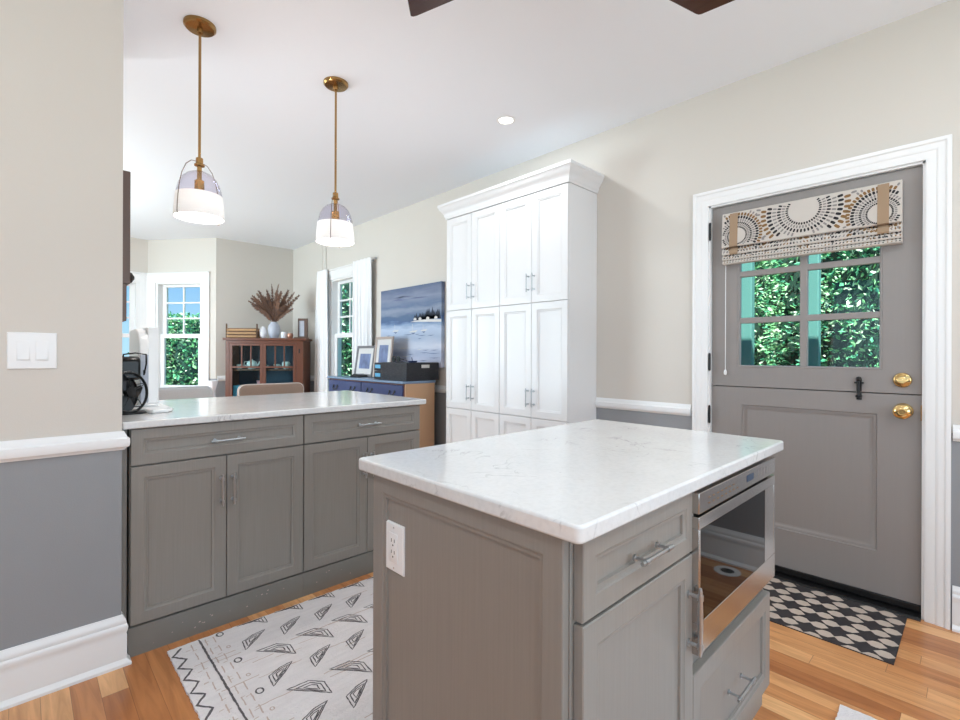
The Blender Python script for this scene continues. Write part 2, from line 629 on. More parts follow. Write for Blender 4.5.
def wall(name, P0, P1, thick, openings=(), z1=ZC):
    """wall face from P0 to P1 (room on the right of travel), thickness away from the room; openings (t0,t1,za,zb)"""
    P0, P1 = Vector((P0[0], P0[1], 0)), Vector((P1[0], P1[1], 0))
    T = (P1 - P0).normalized()
    L = (P1 - P0).length
    N = Vector((T.y, -T.x, 0))
    M = Matrix(((T.x, -N.x, 0, P0.x), (T.y, -N.y, 0, P0.y), (0, 0, 1, 0), (0, 0, 0, 1)))
    ts = sorted({0.0, L} | {t for o in openings for t in o[:2]})
    zs = sorted({0.0, ZSPLIT, z1} | {z for o in openings for z in o[2:]})
    mb = MB()
    for a, b in zip(ts[:-1], ts[1:]):
        for c, d in zip(zs[:-1], zs[1:]):
            if any(a >= o[0] - 1e-6 and b <= o[1] + 1e-6 and c >= o[2] - 1e-6 and d <= o[3] + 1e-6 for o in openings):
                continue
            mb.box(a, 0, c, b, thick, d, 0 if c >= ZSPLIT - 1e-6 else 1, M)
    return struct(name, mb, [M_BEIGE, M_GREY], smooth=0)

# door opening Y .185-1.105; dining window opening Y 5.17-5.87
D0, D1, DH = 0.174, 1.108, 2.050
RW0, RW1, WZ0, WZ1 = 5.17, 5.87, 0.69, 2.14
wall('wall_right', (XR, 9.0 - 1.94), (XR, -2.2), 0.16,
     [(7.06 - RW1, 7.06 - RW0, WZ0, WZ1), (7.06 - D1, 7.06 - D0, 0, DH)])
wall('wall_back', (XR, -2.2), (-2.5, -2.2), 0.15, [(0.9, 3.8, 0.8, 2.3)])
wall('wall_side', (-2.5, -2.2), (-2.5, 2.25), 0.15, [(1.1, 3.7, 0.85, 2.25)])
wall('wall_left', (-2.5, 2.25), (0.278, 2.25), 0.13)
# stub of wall the peninsula butts into, running towards the dining room
wall('wall_stub', (0.278, 2.25 + 0.131), (0.278, 3.25), 0.13)
wall('wall_dining_side', (-1.3, 2.3), (-1.3, 7.06), 0.15, [(2.35, 4.55, 0.75, 2.25)])
wall('wall_dining_back_left', (-1.3, 7.06), (-0.27, 7.06), 0.15)
BA, BB = Vector((1.88, 7.06)), Vector((1.25, 7.86))
BC, BD = Vector((0.36, 7.86)), Vector((-0.27, 7.06))
LB = (BB - BA).length
wall('wall_bay_left', BD, BC, 0.14, [(LB - 0.90, LB - 0.20, WZ0, WZ1)])
wall('wall_bay_middle', BC, BB, 0.14, [(0.10, 0.79, WZ0, WZ1)])
wall('wall_bay_right', BB, BA, 0.14, [(LB - 0.90, LB - 0.20, WZ0, WZ1)])
wall('wall_dining_back', (1.88, 7.06), (XR, 7.06), 0.15)

# ---- baseboards and chair rails
BASE = [(0, 0), (0.029, 0), (0.029, 0.010), (0.016, 0.024), (0.016, 0.112), (0.0145, 0.120), (0.0175, 0.130), (0.0195, 0.142),
        (0.0175, 0.150), (0.013, 0.154), (0.0145, 0.162), (0.012, 0.172), (0.006, 0.180), (0.004, 0.187), (0, 0.187)]
RAIL = [(0, 0.812), (0.008, 0.812), (0.011, 0.819), (0.020, 0.825), (0.0225, 0.836), (0.0225, 0.845), (0.022, 0.855), (0.014, 0.860),
        (0.012, 0.868), (0.008, 0.876), (0.006, 0.882), (0, 0.882)]
def trim_run(name, path, prof):
    return struct(name, MB().sweep(path, prof), M_TRIM, smooth=40)
trim_run('baseboard_left', [(-2.5, 2.25), (0.278, 2.25), (0.278, 2.296)], BASE)
trim_run('trim_1', [(-2.5, 2.25), (0.278, 2.25), (0.278, 2.296)], RAIL)
trim_run('baseboard_right', [(XR, 1.863), (XR, 1.205)], BASE)
trim_run('trim_2', [(XR, 1.863), (XR, 1.205)], RAIL)
trim_run('baseboard_right_front', [(XR, 0.085), (XR, -2.2), (-2.5, -2.2), (-2.5, 2.25)], BASE)
trim_run('trim_3', [(XR, 0.085), (XR, -2.2), (-2.5, -2.2)], RAIL)
trim_run('baseboard_dining', [(1.88, 7.06), (XR, 7.06), (XR, 3.12)], BASE)
trim_run('trim_4', [(1.90, 7.06), (XR, 7.06), (XR, 5.98)], RAIL)
trim_run('trim_5', [(XR, 5.06), (XR, 3.12)], RAIL)

# ---- casings (colonial profile) around door and windows
def casing(mb, w, h, M, foot=True, width=0.084):
    k = width / 0.098
    prof = [(0, 0), (0, 0.012), (-0.005 * k, 0.014), (-0.040 * k, 0.0145), (-0.043 * k, 0.0165), (-0.052 * k, 0.019), (-0.066 * k, 0.0185),
            (-0.074 * k, 0.0195), (-0.080 * k, 0.024), (-0.090 * k, 0.0255), (-0.098 * k, 0.024), (-0.098 * k, 0)]
    if foot:
        mb.sweep([(0, 0), (0, h), (w, h), (w, 0)], prof, 0, M)
    else:
        mb.sweep([(0, 0), (0, h), (w, h), (w, 0)], prof, 0, M, closed=True)
    return mb
Mdoor = face_frame('-X', (XR, D1, 0))
struct('trim_6', casing(MB(), D1 - D0, DH, Mdoor), M_TRIM, smooth=30)

# ------------------------------------------------------------------ Dutch door (door_1)
def child(name, mb, mats, parent, **kw):
    return part(name, mb, mats, parent, **kw)

door = bpy.data.objects.new('door_1', None)
COL.objects.link(door)
door.location = (2.96, 0.645, 0)
door['kind'] = 'structure'
WL[door.name] = Vector(door.location)
jm = MB()
jm.box(0, 0, -0.16, 0.010, DH, 0.0, 0, Mdoor)
jm.box(D1 - D0 - 0.010, 0, -0.16, D1 - D0, DH, 0.0, 0, Mdoor)
jm.box(0, DH - 0.010, -0.16, D1 - D0, DH, 0.0, 0, Mdoor)
child('jamb', jm, M_TRIM, door, smooth=0)
XD = 2.937                                  # face of the door leaves
DW = 0.910
def dframe(z):
    return face_frame('-X', (XD, D1 - 0.012, z))
# upper leaf: stiles and rails around the lights
WU0, WU1 = 0.138, 0.772                     # glass opening in u
VZ0, VZ1 = 1.112, 1.885
U = MB()
Mu = dframe(0)
zs0, zs1 = 1.0035, 2.037
U.frame_slab((0, zs0, DW, zs1), (WU0, VZ0, WU1, VZ1), -0.045, 0, 0, Mu)
upper = child('upper_leaf', U, M_DOOR, door, bevel=0.0015)
mu = MB()
uc = (WU0 + WU1) / 2
mu.sweep([(WU0, VZ0), (WU1, VZ0), (WU1, VZ1), (WU0, VZ1)], [(0, 0.001), (0, -0.03), (-0.012, -0.03), (-0.012, -0.006), (-0.006, 0.001)], 0, Mu, closed=True)
mu.box(uc - 0.017, VZ0, -0.030, uc + 0.017, VZ1, -0.004, 0, Mu)
for zz in (1.374, 1.636):
    mu.box(WU0, zz - 0.016, -0.030, WU1, zz + 0.016, -0.0045, 0, Mu)
child('muntin_grid', mu, M_DOOR, upper, bevel=0.004)
child('pane', MB().box(WU0, VZ0, -0.026, WU1, VZ1, -0.021, 0, Mu), M_PANE, upper, smooth=0)
# lower leaf with a moulded panel
Lf = MB()
Lf.box(0, 0.052, -0.045, DW, 0.999, -0.0129, 0, Mu)
pu0, pu1, pz0, pz1 = 0.162, 0.753, 0.252, 0.902
Lf.frame_slab((0, 0.052, DW, 0.999), (pu0, pz0, pu1, pz1), -0.0128, 0, 0, Mu)
lower = child('lower_leaf', Lf, M_DOOR, door, bevel=0.0015)
mp = MB()
Mp = Mu @ Matrix.Translation((pu0, pz0, 0))
mp.sweep([(0, 0), (pu1 - pu0, 0), (pu1 - pu0, pz1 - pz0), (0, pz1 - pz0)],
         [(0, -0.013), (0, 0.0005), (-0.003, -0.0045), (-0.013, -0.0055), (-0.017, -0.0105), (-0.026, -0.0115), (-0.030, -0.013)], 0, Mp, closed=True)
child('panel_moulding', mp, M_DOOR, lower, smooth=50)
child('door_sweep', MB().box(0.002, 0.020, -0.043, DW - 0.002, 0.050, 0.004, 0, Mu), M_BLACK, lower, bevel=0.002)
child('meeting_strip', MB().box(0.004, 0.985, -0.056, DW - 0.004, 1.020, -0.0455, 0, Mu), M_BLACK, lower)
for hz in (1.90, 1.14, 0.835, 0.20):
    hm = MB()
    hm.tube([(-0.003, hz - 0.048, 0.028), (-0.003, hz + 0.048, 0.028)], 0.0065, 10, 0, Mu)
    hm.tube([(-0.003, hz - 0.052, 0.028), (-0.003, hz - 0.048, 0.028)], 0.0045, 8, 0, Mu)
    hm.tube([(-0.003, hz + 0.048, 0.028), (-0.003, hz + 0.052, 0.028)], 0.0045, 8, 0, Mu)
    child('hinge', hm, M_BLACK, door)
def lathe_out(mb, prof, u, v, M, mi=0, seg=28):
    """lathe about the surface normal: prof (radius, distance out)"""
    return mb.lathe(prof, (0, 0, 0), seg, mi, M @ Matrix.Translation((u, v, 0)))
KU = D1 - 0.012 - 0.250
db = MB()
lathe_out(db, [(0.034, 0), (0.034, 0.006), (0.030, 0.012), (0.018, 0.014), (0.016, 0.018)], KU - 0.002, 1.067, Mu)
db.box(KU - 0.020, 1.0655 - 0.007, 0.014, KU + 0.017, 1.0655 + 0.007, 0.030, 0, Mu @ Matrix.Translation((0, 0, 0)))
child('deadbolt', db, M_GOLD, upper, bevel=0.002)
kn = MB()
lathe_out(kn, [(0.036, 0), (0.036, 0.004), (0.031, 0.010), (0.014, 0.013), (0.012, 0.030), (0.018, 0.036), (0.030, 0.043), (0.0335, 0.052),
               (0.032, 0.061), (0.025, 0.068), (0.013, 0.071), (0.011, 0.0705), (0.010, 0.069), (0.0, 0.069)], KU + 0.001, 0.925, Mu)
child('door_knob', kn, M_GOLD, lower)
st = MB().box(DW - 0.004, 0.885, -0.030, DW + 0.002, 0.955, 0.001, 0, Mu)
child('latch_plate', st, M_BRASS, lower)
sbu = D1 - 0.012 - 0.41
sb = MB()
sb.box(sbu - 0.010, 1.008, 0, sbu + 0.010, 1.064, 0.005, 0, Mu)
sb.tube([(sbu, 0.975, 0.012), (sbu, 1.058, 0.012)], 0.0065, 12, 0, Mu)
sb.box(sbu - 0.018, 1.044, 0.0, sbu + 0.018, 1.052, 0.013, 0, Mu)
sb.lathe([(0.0, -0.012), (0.008, -0.009), (0.012, 0), (0.008, 0.009), (0.0, 0.012)], (0, 0, 0), 14, 0, Mu @ Matrix.Translation((sbu, 1.066, 0.014)))
child('slide_bolt', sb, M_BLACK, upper)
sk = MB()
sk.box(sbu - 0.010, 0.966, 0, sbu + 0.010, 0.998, 0.004, 0, Mu)
sk.box(sbu - 0.012, 0.978, 0.0, sbu + 0.012, 0.988, 0.020, 0, Mu)
child('bolt_keeper', sk, M_BLACK, lower, bevel=0.002)
th = MB().prism([(2.882, 0.0), (2.888, 0.012), (2.93, 0.016), (3.06, 0.018), (3.06, 0.0)], D0 + 0.010, D1 - 0.010, 'Y')
child('threshold', th, M_BLACK, door)

# ------------------------------------------------------------------ windows
def window(name, M, w=RW1 - RW0, h=WZ1 - WZ0, sill=True):
    """double-hung window: M maps u,v,w with the lower-left corner of the opening at 0"""
    root = bpy.data.objects.new(name, None)
    COL.objects.link(root)
    base = M @ Vector((w / 2, 0, -0.05))
    root.location = base
    root['kind'] = 'structure'
    WL[root.name] = Vector(base)
    part('window_casing', casing(MB(), w, h, M, foot=False, width=0.11), M_TRIM, root, smooth=30)
    part('head_cap', MB().box(-0.112, h + 0.1105, 0.0, w + 0.112, h + 0.132, 0.032, 0, M), M_TRIM, root, bevel=0.003)
    if sill:
        part('window_sill', MB().box(-0.12, -0.03, 0.0, w + 0.12, 0.0, 0.055, 0, M), M_TRIM, root, bevel=0.004)
    fr = MB()
    fr.box(0, 0, -0.14, 0.035, h, -0.0005, 0, M)
    fr.box(w - 0.035, 0, -0.14, w, h, -0.0005, 0, M)
    fr.box(0.035, h - 0.020, -0.14, w - 0.035, h, -0.0005, 0, M)
    fr.box(0.035, 0, -0.14, w - 0.035, 0.020, -0.0005, 0, M)
    part('window_frame', fr, M_TRIM, root, bevel=0.002)
    g0, g1 = 0.095, w - 0.095
    def sash(nm, v0, v1, ga, gb, d0, d1, grid):
        s = MB()
        s.box(0.035, v0, d0, g0, v1, d1, 0, M)
        s.box(g1, v0, d0, w - 0.035, v1, d1, 0, M)
        s.box(g0, v0, d0, g1, ga, d1, 0, M)
        s.box(g0, gb, d0, g1, v1, d1, 0, M)
        if grid:
            c = (g0 + g1) / 2
            s.box(c - 0.011, ga, d0 + 0.008, c + 0.011, gb, d1 - 0.006, 0, M)
            for k in (1, 2):
                zz = ga + (gb - ga) * k / 3
                s.box(g0, zz - 0.011, d0 + 0.008, g1, zz + 0.011, d1 - 0.0065, 0, M)
        so = part(nm, s, M_TRIM, root, bevel=0.002)
        dm = (d0 + d1) / 2
        part('pane', MB().box(g0, ga, dm - 0.002, g1, gb, dm + 0.002, 0, M), M_PANE, so, smooth=0)
    sash('upper_sash', 0.735, h - 0.020, 0.757, h - 0.055, -0.115, -0.080, True)
    sash('lower_sash', 0.020, 0.757, 0.060, 0.700, -0.078, -0.043, False)
    return root

def diag_frame(P0, P1, t, z):
    """u axis along the wall as seen from inside, starting at distance t from the left end seen from the room"""
    P0, P1 = Vector((P0[0], P0[1], 0)), Vector((P1[0], P1[1], 0))
    Uv = (P1 - P0).normalized()
    V = Vector((0, 0, 1))
    Wv = Uv.cross(V)
    o = P0 + Uv * t + V * z
    return Matrix(((Uv.x, V.x, Wv.x, o.x), (Uv.y, V.y, Wv.y, o.y), (Uv.z, V.z, Wv.z, o.z), (0, 0, 0, 1)))
window('window_1', diag_frame(BB, BA, LB - 0.90, WZ0))
window('window_2', diag_frame(BC, BB, 0.10, WZ0), w=0.69)
window('window_3', face_frame('-X', (XR, RW1, WZ0)))
window('window_4', diag_frame(BD, BC, LB - 0.90, WZ0))
# flat pilaster beside the dining window
struct('trim_7', MB().box(XR - 0.012, 5.985, 2.30, XR, 6.235, ZC).box(XR - 0.020, 6.075, 2.30, XR, 6.10, ZC), M_BEIGE, bevel=0.002)

# ------------------------------------------------------------------ cabinet fronts and pulls
def front(w, h, t=0.019, fw=0.048):
    r = [(0, 0), (0, t - 0.002), (0.002, t), (fw - 0.004, t), (fw - 0.001, t - 0.003), (fw + 0.004, t - 0.0045), (fw + 0.0075, t - 0.0045), (fw + 0.009, t - 0.010), (fw + 0.012, t - 0.0105)]
    return r
def add_front(mb, w, h, M, t=0.019, fw=0.048, mi=0):
    return mb.rect_loft(w, h, front(w, h, t, fw), mi, M)

def pull(M, u, v, L, vert, r=0.0045, out=0.030, ornate=False):
    mb = MB()
    du, dv = (0, 1) if vert else (1, 0)
    n = 20
    path, rad = [], []
    for i in range(n + 1):
        s = i / n - 0.5
        path.append((u + du * s * L, v + dv * s * L, out))
        if ornate:
            q = abs(s) * 2
            rr = r * (1.25 - 0.55 * q * q) if q < 0.72 else (r * 1.35 if q < 0.80 else (r * 0.95 if q < 0.94 else r * 0.6))
            rad.append(rr)
        else:
            rad.append(r)
    mb.tube(path, rad, 12, 0, M)
    for s in (-0.36, 0.36):
        a = (u + du * s * L, v + dv * s * L, 0)
        mb.tube([a, (a[0], a[1], out)], r * 0.85, 10, 0, M)
        mb.tube([a, (a[0], a[1], 0.004)], r * 1.7, 12, 0, M)
        mb.tube([(a[0] - du * 0.006, a[1] - dv * 0.006, out), (a[0] + du * 0.006, a[1] + dv * 0.006, out)], r * 1.4, 12, 0, M)
    return mb

# ------------------------------------------------------------------ peninsula
YP = 2.275
PT = 0.019
def pen_unit(label, x0, x1, filler):
    root = thing('base_cabinet', label, 'cabinet', ((x0 + x1) / 2, 2.58, 0), group='grey cabinets under the long counter')
    b = MB()
    yb = YP + PT + 0.001
    b.box(x0, yb, 0.112, x1, 2.88, 0.8845)
    part('cabinet_body', b, M_CAB, root, bevel=0.001)
    k = MB().box(x0 - (0.006 if filler else 0), YP - 0.004, 0.0, x1, YP + 0.02, 0.111).box(x0, YP + 0.021, 0.0, x1, 2.85, 0.1115)
    rs_ = random.Random(int(x0 * 1000))
    for q in range(16):
        fx = x0 + rs_.uniform(0.05, x1 - x0 - 0.05)
        fz = rs_.uniform(0.025, 0.085)
        fl_ = rs_.uniform(0.002, 0.006)
        k.add([(fx, YP - 0.0043, fz), (fx + fl_ * 1.6, YP - 0.0043, fz + fl_ * 0.3), (fx + fl_ * 1.2, YP - 0.0043, fz + fl_), (fx + fl_ * 0.2, YP - 0.0043, fz + fl_ * 0.7)], [(0, 1, 2, 3)], 1)
    part('base_board', k, [M_KICK, M_RUGTAN], root)
    if filler:
        part('filler_strip', MB().box(0.2795, 2.299, 0.0, x0 - 0.007, 2.318, 0.8845), M_CAB, root)
    g = 0.002
    d = MB()
    M = face_frame('-Y', (x0 + g, YP + PT, 0.739))
    add_front(d, x1 - x0 - 2 * g, 0.141, M, PT, 0.043)
    dr = part('drawer', d, M_CAB, root, smooth=30)
    Mf = face_frame('-Y', (0, YP, 0))
    xm = (x0 + x1) / 2
    part('handle', pull(Mf, xm, 0.805, 0.135, False), M_NICKEL, dr, label='brushed nickel bar handle')
    for s in (0, 1):
        xa, xb = (x0 + g, xm - 0.0015) if s == 0 else (xm + 0.0015, x1 - g)
        d = MB()
        add_front(d, xb - xa, 0.616, face_frame('-Y', (xa, YP + PT, 0.117)), PT, 0.048)
        do = part('door', d, M_CAB, root, smooth=30)
        hx = xm - 0.023 if s == 0 else xm + 0.023
        part('handle', pull(Mf, hx, 0.590, 0.135, True), M_NICKEL, do, label='brushed nickel bar handle')
    return root
pen_unit('grey base cabinet under the counter beside the light switch wall', 0.307, 0.995, True)
pen_unit('grey base cabinet at the free end of the counter, partly behind the island', 0.996, 1.693, False)

def slab(name, label, x0, y0, x1, y1, z0, z1, r, base):
    poly = []
    for cx, cy, a0 in ((x1 - r, y1 - r, 0), (x0 + r, y1 - r, 90), (x0 + r, y0 + r, 180), (x1 - r, y0 + r, 270)):
        for i in range(7):
            a = math.radians(a0 + 15 * i)
            poly.append((cx + r * math.cos(a), cy + r * math.sin(a)))
    return solo(name, MB().prism(poly, z0, z1, 'Z'), M_QUARTZ, label, 'countertop', base, bevel=0.005, bseg=3)
slab('countertop', 'white quartz countertop on the row of grey cabinets under the hanging lamps', 0.2795, 2.2515, 1.725, 3.20, 0.8855, 0.914, 0.012, (1.0, 2.7, 0.8855))

# ------------------------------------------------------------------ island
IZ = 0.8815
isl = thing('island_cabinet', 'grey kitchen island cabinet holding the built-in microwave', 'cabinet', (1.15, 0.76, 0))
YF = 0.445                                   # face of doors and drawers
b = MB()
cy = YF + PT + 0.001
b.box(0.6515, cy, 0.10, 1.080, 1.045, IZ)                       # left box
b.box(1.0802, 0.95, 0.10, 1.655, 1.045, IZ)                     # back of the oven bay
b.box(1.0802, cy, 0.10, 1.655, 0.9498, 0.500)                   # below the oven
b.box(1.0802, cy, 0.872, 1.655, 0.9498, IZ)                     # strip above the oven
b.box(1.640, cy, 0.5002, 1.655, 0.9498, 0.8718)                 # right cheek
part('cabinet_body', b, M_CAB, isl, bevel=0.001)
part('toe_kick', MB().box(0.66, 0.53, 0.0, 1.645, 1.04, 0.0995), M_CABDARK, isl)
ep = MB()
Me = face_frame('-X', (0.651, 1.046, 0.0))
wpan = 1.046 - 0.468
ep.rect_loft(wpan, IZ, [(0, 0), (0, 0.0145), (0.0015, 0.016), (0.041, 0.016), (0.043, 0.0125), (0.049, 0.0115), (0.052, 0.0115), (0.053, 0.006), (0.056, 0.0055)], 0, Me)
part('end_panel', ep, M_CAB, isl, smooth=30)
Mf = face_frame('-Y', (0, YF, 0))
d = MB()
add_front(d, 0.430, 0.1385, face_frame('-Y', (0.660, YF + PT, 0.7385)), PT, 0.040)
dr = part('drawer', d, M_CAB, isl, smooth=30)
part('handle', pull(Mf, 0.868, 0.800, 0.122, False, r=0.0040, out=0.025), M_NICKEL, dr, label='brushed nickel bar handle')
d = MB()
add_front(d, 0.430, 0.560, face_frame('-Y', (0.660, YF + PT, 0.1725)), PT, 0.047)
do = part('door', d, M_CAB, isl, smooth=30)
part('handle', pull(Mf, 1.064, 0.598, 0.148, True, r=0.0046, out=0.026, ornate=True), M_NICKEL, do, label='turned nickel bar handle')
d = MB()
add_front(d, 0.564, 0.2825, face_frame('-Y', (1.0915, YF + PT, 0.1725)), PT, 0.047)
dr = part('drawer', d, M_CAB, isl, smooth=30)
part('handle', pull(Mf, 1.352, 0.318, 0.125, False, r=0.0038, out=0.030), M_NICKEL, dr, label='brushed nickel bar handle')
slab('countertop', 'white quartz countertop of the kitchen island, faint grey veins', 0.619, 0.424, 1.722, 1.100, 0.882, 0.912, 0.014, (1.15, 0.76, 0.882))

# microwave drawer
mw = thing('microwave_drawer', 'stainless steel microwave drawer built into the island', 'microwave', (1.36, 0.70, 0.5005))
YM = 0.430
x0, x1 = 1.0825, 1.6385
b = MB().box(x0 + 0.004, YM + 0.019, 0.5015, x1 - 0.0005, 0.945, 0.8715, 0)
part('oven_body', b, M_CABDARK, mw)
Mm = face_frame('-Y', (x0, YM + 0.018, 0))
wM = 1.646 - x0
cp = MB().box(0, 0.824, 0, wM, 0.8705, 0.018, 0, Mm)
cpo = part('control_panel', cp, M_STEEL, mw, bevel=0.0015)
part('display', MB().box(0.312, 0.840, 0.0175, 0.364, 0.857, 0.0188, 0, Mm), M_DISPLAY, cpo)
for i in range(8):
    for j in range(2):
        if (i, j) != (7, 1):
            uu = 0.052 + i * 0.026
            vv = 0.838 + j * 0.013
            part('button', MB().box(uu, vv, 0.0175, uu + 0.011, vv + 0.0025, 0.0183, 0, Mm), M_SHBRN, cpo, smooth=0)
for i in range(4):
    part('button', MB().box(0.405 + 0.026 * i, 0.838, 0.0175, 0.409 + 0.026 * i, 0.857, 0.0183, 0, Mm), M_SHGRY, cpo, smooth=0)
dz0, dz1 = 0.5115, 0.817
dd = MB()
gz0, gz1, gu0, gu1 = 0.582, 0.790, 0.010, wM - 0.016
dd.box(0, dz0, 0, wM, gz0, 0.018, 0, Mm)
dd.box(0, gz1, 0, wM, dz1, 0.018, 0, Mm)
dd.box(0, gz0, 0, gu0, gz1, 0.018, 0, Mm)
dd.box(gu1, gz0, 0, wM, gz1, 0.018, 0, Mm)
ddo = part('oven_door', dd, M_STEEL, mw, bevel=0.0012)
part('door_glass', MB().box(gu0, gz0, 0.004, gu1, gz1, 0.0172, 0, Mm), M_OVENGLASS, ddo, smooth=0)
part('glass_border', MB().box(wM - 0.095, gz0, 0.0172, gu1, gz1, 0.0176, 0, Mm), M_STEEL, ddo, smooth=0)

# outlet on the island end panel
ol = thing('electrical_outlet', 'white electrical outlet on the left end of the island', 'outlet', (0.643, 0.947, 0.72))
Mo = face_frame('-X', (0.6455, 0.999, 0.660))
part('cover_plate', MB().rect_loft(0.075, 0.115, [(0, 0), (0, 0.003), (0.003, 0.0055), (0.010, 0.006)], 0, Mo), M_WPLASTIC, ol)
part('receptacle', MB().rect_loft(0.034, 0.068, [(0, 0.005), (0, 0.0075), (0.001, 0.008)], 0, Mo @ Matrix.Translation((0.0205, 0.0235, 0))), M_WPLASTIC, ol)
for vz in (0.044, 0.071):
    for uu in (0.030, 0.042):
        part('slot', MB().box(uu, vz, 0.0078, uu + 0.0018, vz + 0.008, 0.0084, 0, Mo), M_CABDARK, ol, smooth=0)
    part('ground_hole', lathe_out(MB(), [(0.0022, 0.0078), (0.0022, 0.0084)], 0.037, vz - 0.007, Mo, 0, 10), M_CABDARK, ol)
for vz in (0.010, 0.105):
    part('screw', lathe_out(MB(), [(0.002, 0.0055), (0.002, 0.0066)], 0.0375, vz, Mo, 0, 10), M_STEEL, ol)

# light switch on the left wall
sw = thing('light_switch', 'white double rocker light switch on the beige wall', 'light switch', (0.03, 2.25, 1.184))
Ms = face_frame('-Y', (-0.034, 2.25, 1.121))
part('cover_plate', MB().rect_loft(0.126, 0.125, [(0, 0), (0, 0.003), (0.003, 0.0055), (0.012, 0.006)], 0, Ms), M_WPLASTIC, sw)
for u in (0.023, 0.070):
    r = MB()
    r.rect_loft(0.034, 0.068, [(0, 0.005), (0, 0.0072), (0.001, 0.0075)], 0, Ms @ Matrix.Translation((u, 0.029, 0)))
    r.add([(u + 0.003, 0.033, 0.0075), (u + 0.031, 0.033, 0.0075), (u + 0.031, 0.093, 0.0075), (u + 0.003, 0.093, 0.0075),
           (u + 0.003, 0.033, 0.0120), (u + 0.031, 0.033, 0.0120), (u + 0.031, 0.093, 0.0080), (u + 0.003, 0.093, 0.0080)],
          [(0, 1, 5, 4), (1, 2, 6, 5), (2, 3, 7, 6), (3, 0, 4, 7), (4, 5, 6, 7)], 0, Ms)
    part('rocker', r, M_WPLASTIC, sw)

# ------------------------------------------------------------------ pantry
XP = 2.574
def pantry(label, y0, y1):
    root = thing('pantry_cabinet', label, 'cabinet', ((XP + XR) / 2, (y0 + y1) / 2, 0), group='white tall pantry units')
    part('cabinet_body', MB().box(XP + PT + 0.001, y0, 0.0, XR - 0.0005, y1, 2.305), M_WHITE, root, bevel=0.001)
    ym = (y0 + y1) / 2
    Mw = face_frame('-X', (XP, 0, 0))
    for za, zb, hz in ((0.10, 0.736, None), (0.740, 1.537, 0.879), (1.541, 2.300, 1.680)):
        for s in (0, 1):
            # s 0: far (left) door, s 1: near (right) door
            ya, yb = (ym + 0.0015, y1 - 0.0015) if s == 0 else (y0 + 0.0015, ym - 0.0015)
            dm = MB()
            add_front(dm, yb - ya, zb - za, face_frame('-X', (XP + PT, yb, za)), PT, 0.052)
            do = part('door', dm, M_WHITE, root, smooth=30)
            if hz:
                hy = ym + (0.026 if s == 0 else -0.026)
                part('handle', pull(Mw, -hy, hz, 0.128, True, r=0.0042, out=0.028), M_NICKEL, do, label='brushed nickel bar handle')
    return root
pantry('white tall pantry cabinet unit nearer the grey door', 1.865, 2.482)
pantry('white tall pantry cabinet unit beside the seascape painting', 2.4835, 3.10)
cm = MB()
cprof = [(0, 2.306), (0.006, 2.306), (0.010, 2.322), (0.016, 2.330), (0.018, 2.345), (0.030, 2.362), (0.046, 2.385), (0.052, 2.400), (0.056, 2.404), (0.056, 2.424), (0, 2.424)]
cm.sweep([(XR - 0.001, 3.101), (XP + 0.002, 3.101), (XP + 0.002, 1.864), (XR - 0.001, 1.864)], cprof, 0)
cm.box(XP + 0.002, 1.864, 2.3062, XR - 0.001, 3.101, 2.40)
solo('crown_moulding', cm, M_WHITE, 'white crown moulding along the top of the tall pantry', 'moulding', (2.74, 2.48, 2.306), smooth=40)

# ------------------------------------------------------------------ floor things
# tile-patterned mat inlaid before the door
mt = MB()
mx0, mx1, my0, my1 = 2.402, 2.880, 0.228, 0.965
mt.box(mx0, my0, 0.0002, mx1, my1, 0.004, 0)
def clip_poly(poly, x0, x1, y0, y1):
    def cut(P, f, inter):
        out = []
        for i in range(len(P)):
            a, b = P[i - 1], P[i]
            if f(b):
                if not f(a):
                    out.append(inter(a, b))
                out.append(b)
            elif f(a):
                out.append(inter(a, b))
        return out
    def ix(x):
        return lambda a, b: (x, a[1] + (b[1] - a[1]) * (x - a[0]) / (b[0] - a[0]))
    def iy(y):
        return lambda a, b: (a[0] + (b[0] - a[0]) * (y - a[1]) / (b[1] - a[1]), y)
    for f, it in ((lambda p: p[0] >= x0, ix(x0)), (lambda p: p[0] <= x1, ix(x1)), (lambda p: p[1] >= y0, iy(y0)), (lambda p: p[1] <= y1, iy(y1))):
        if poly:
            poly = cut(poly, f, it)
    return poly
for i in range(-4, 12):
    for j in range(-4, 16):
        for sub in (0, 1):
            cx = 2.515 + 0.112 * (i - 2) + 0.056 * (j % 2) + 0.054 * sub
            cyy = 0.487 + 0.0972 * (j - 4) - 0.0325 * sub
            pl = []
            for k in range(6):
                a = PI / 2 + k * PI / 3
                rr = 0.0350 if k in (0, 3) else 0.0285
                p = (cx + rr * math.cos(a), cyy + rr * math.sin(a))
                a2 = a + PI / 6
                pl.append(p)
                pl.append((cx + 0.0268 * math.cos(a2), cyy + 0.0268 * math.sin(a2)))
            pl = clip_poly(pl, mx0, mx1, my0, my1)
            if len(pl) >= 3:
                mt.add([(p[0], p[1], 0.0046) for p in pl], [tuple(range(len(pl)))], 1)
solo('door_mat', mt, [M_CHAR, M_CREAM], 'charcoal and cream hexagon patterned mat in front of the grey door', 'mat', (2.64, 0.55, 0.0002), smooth=0)

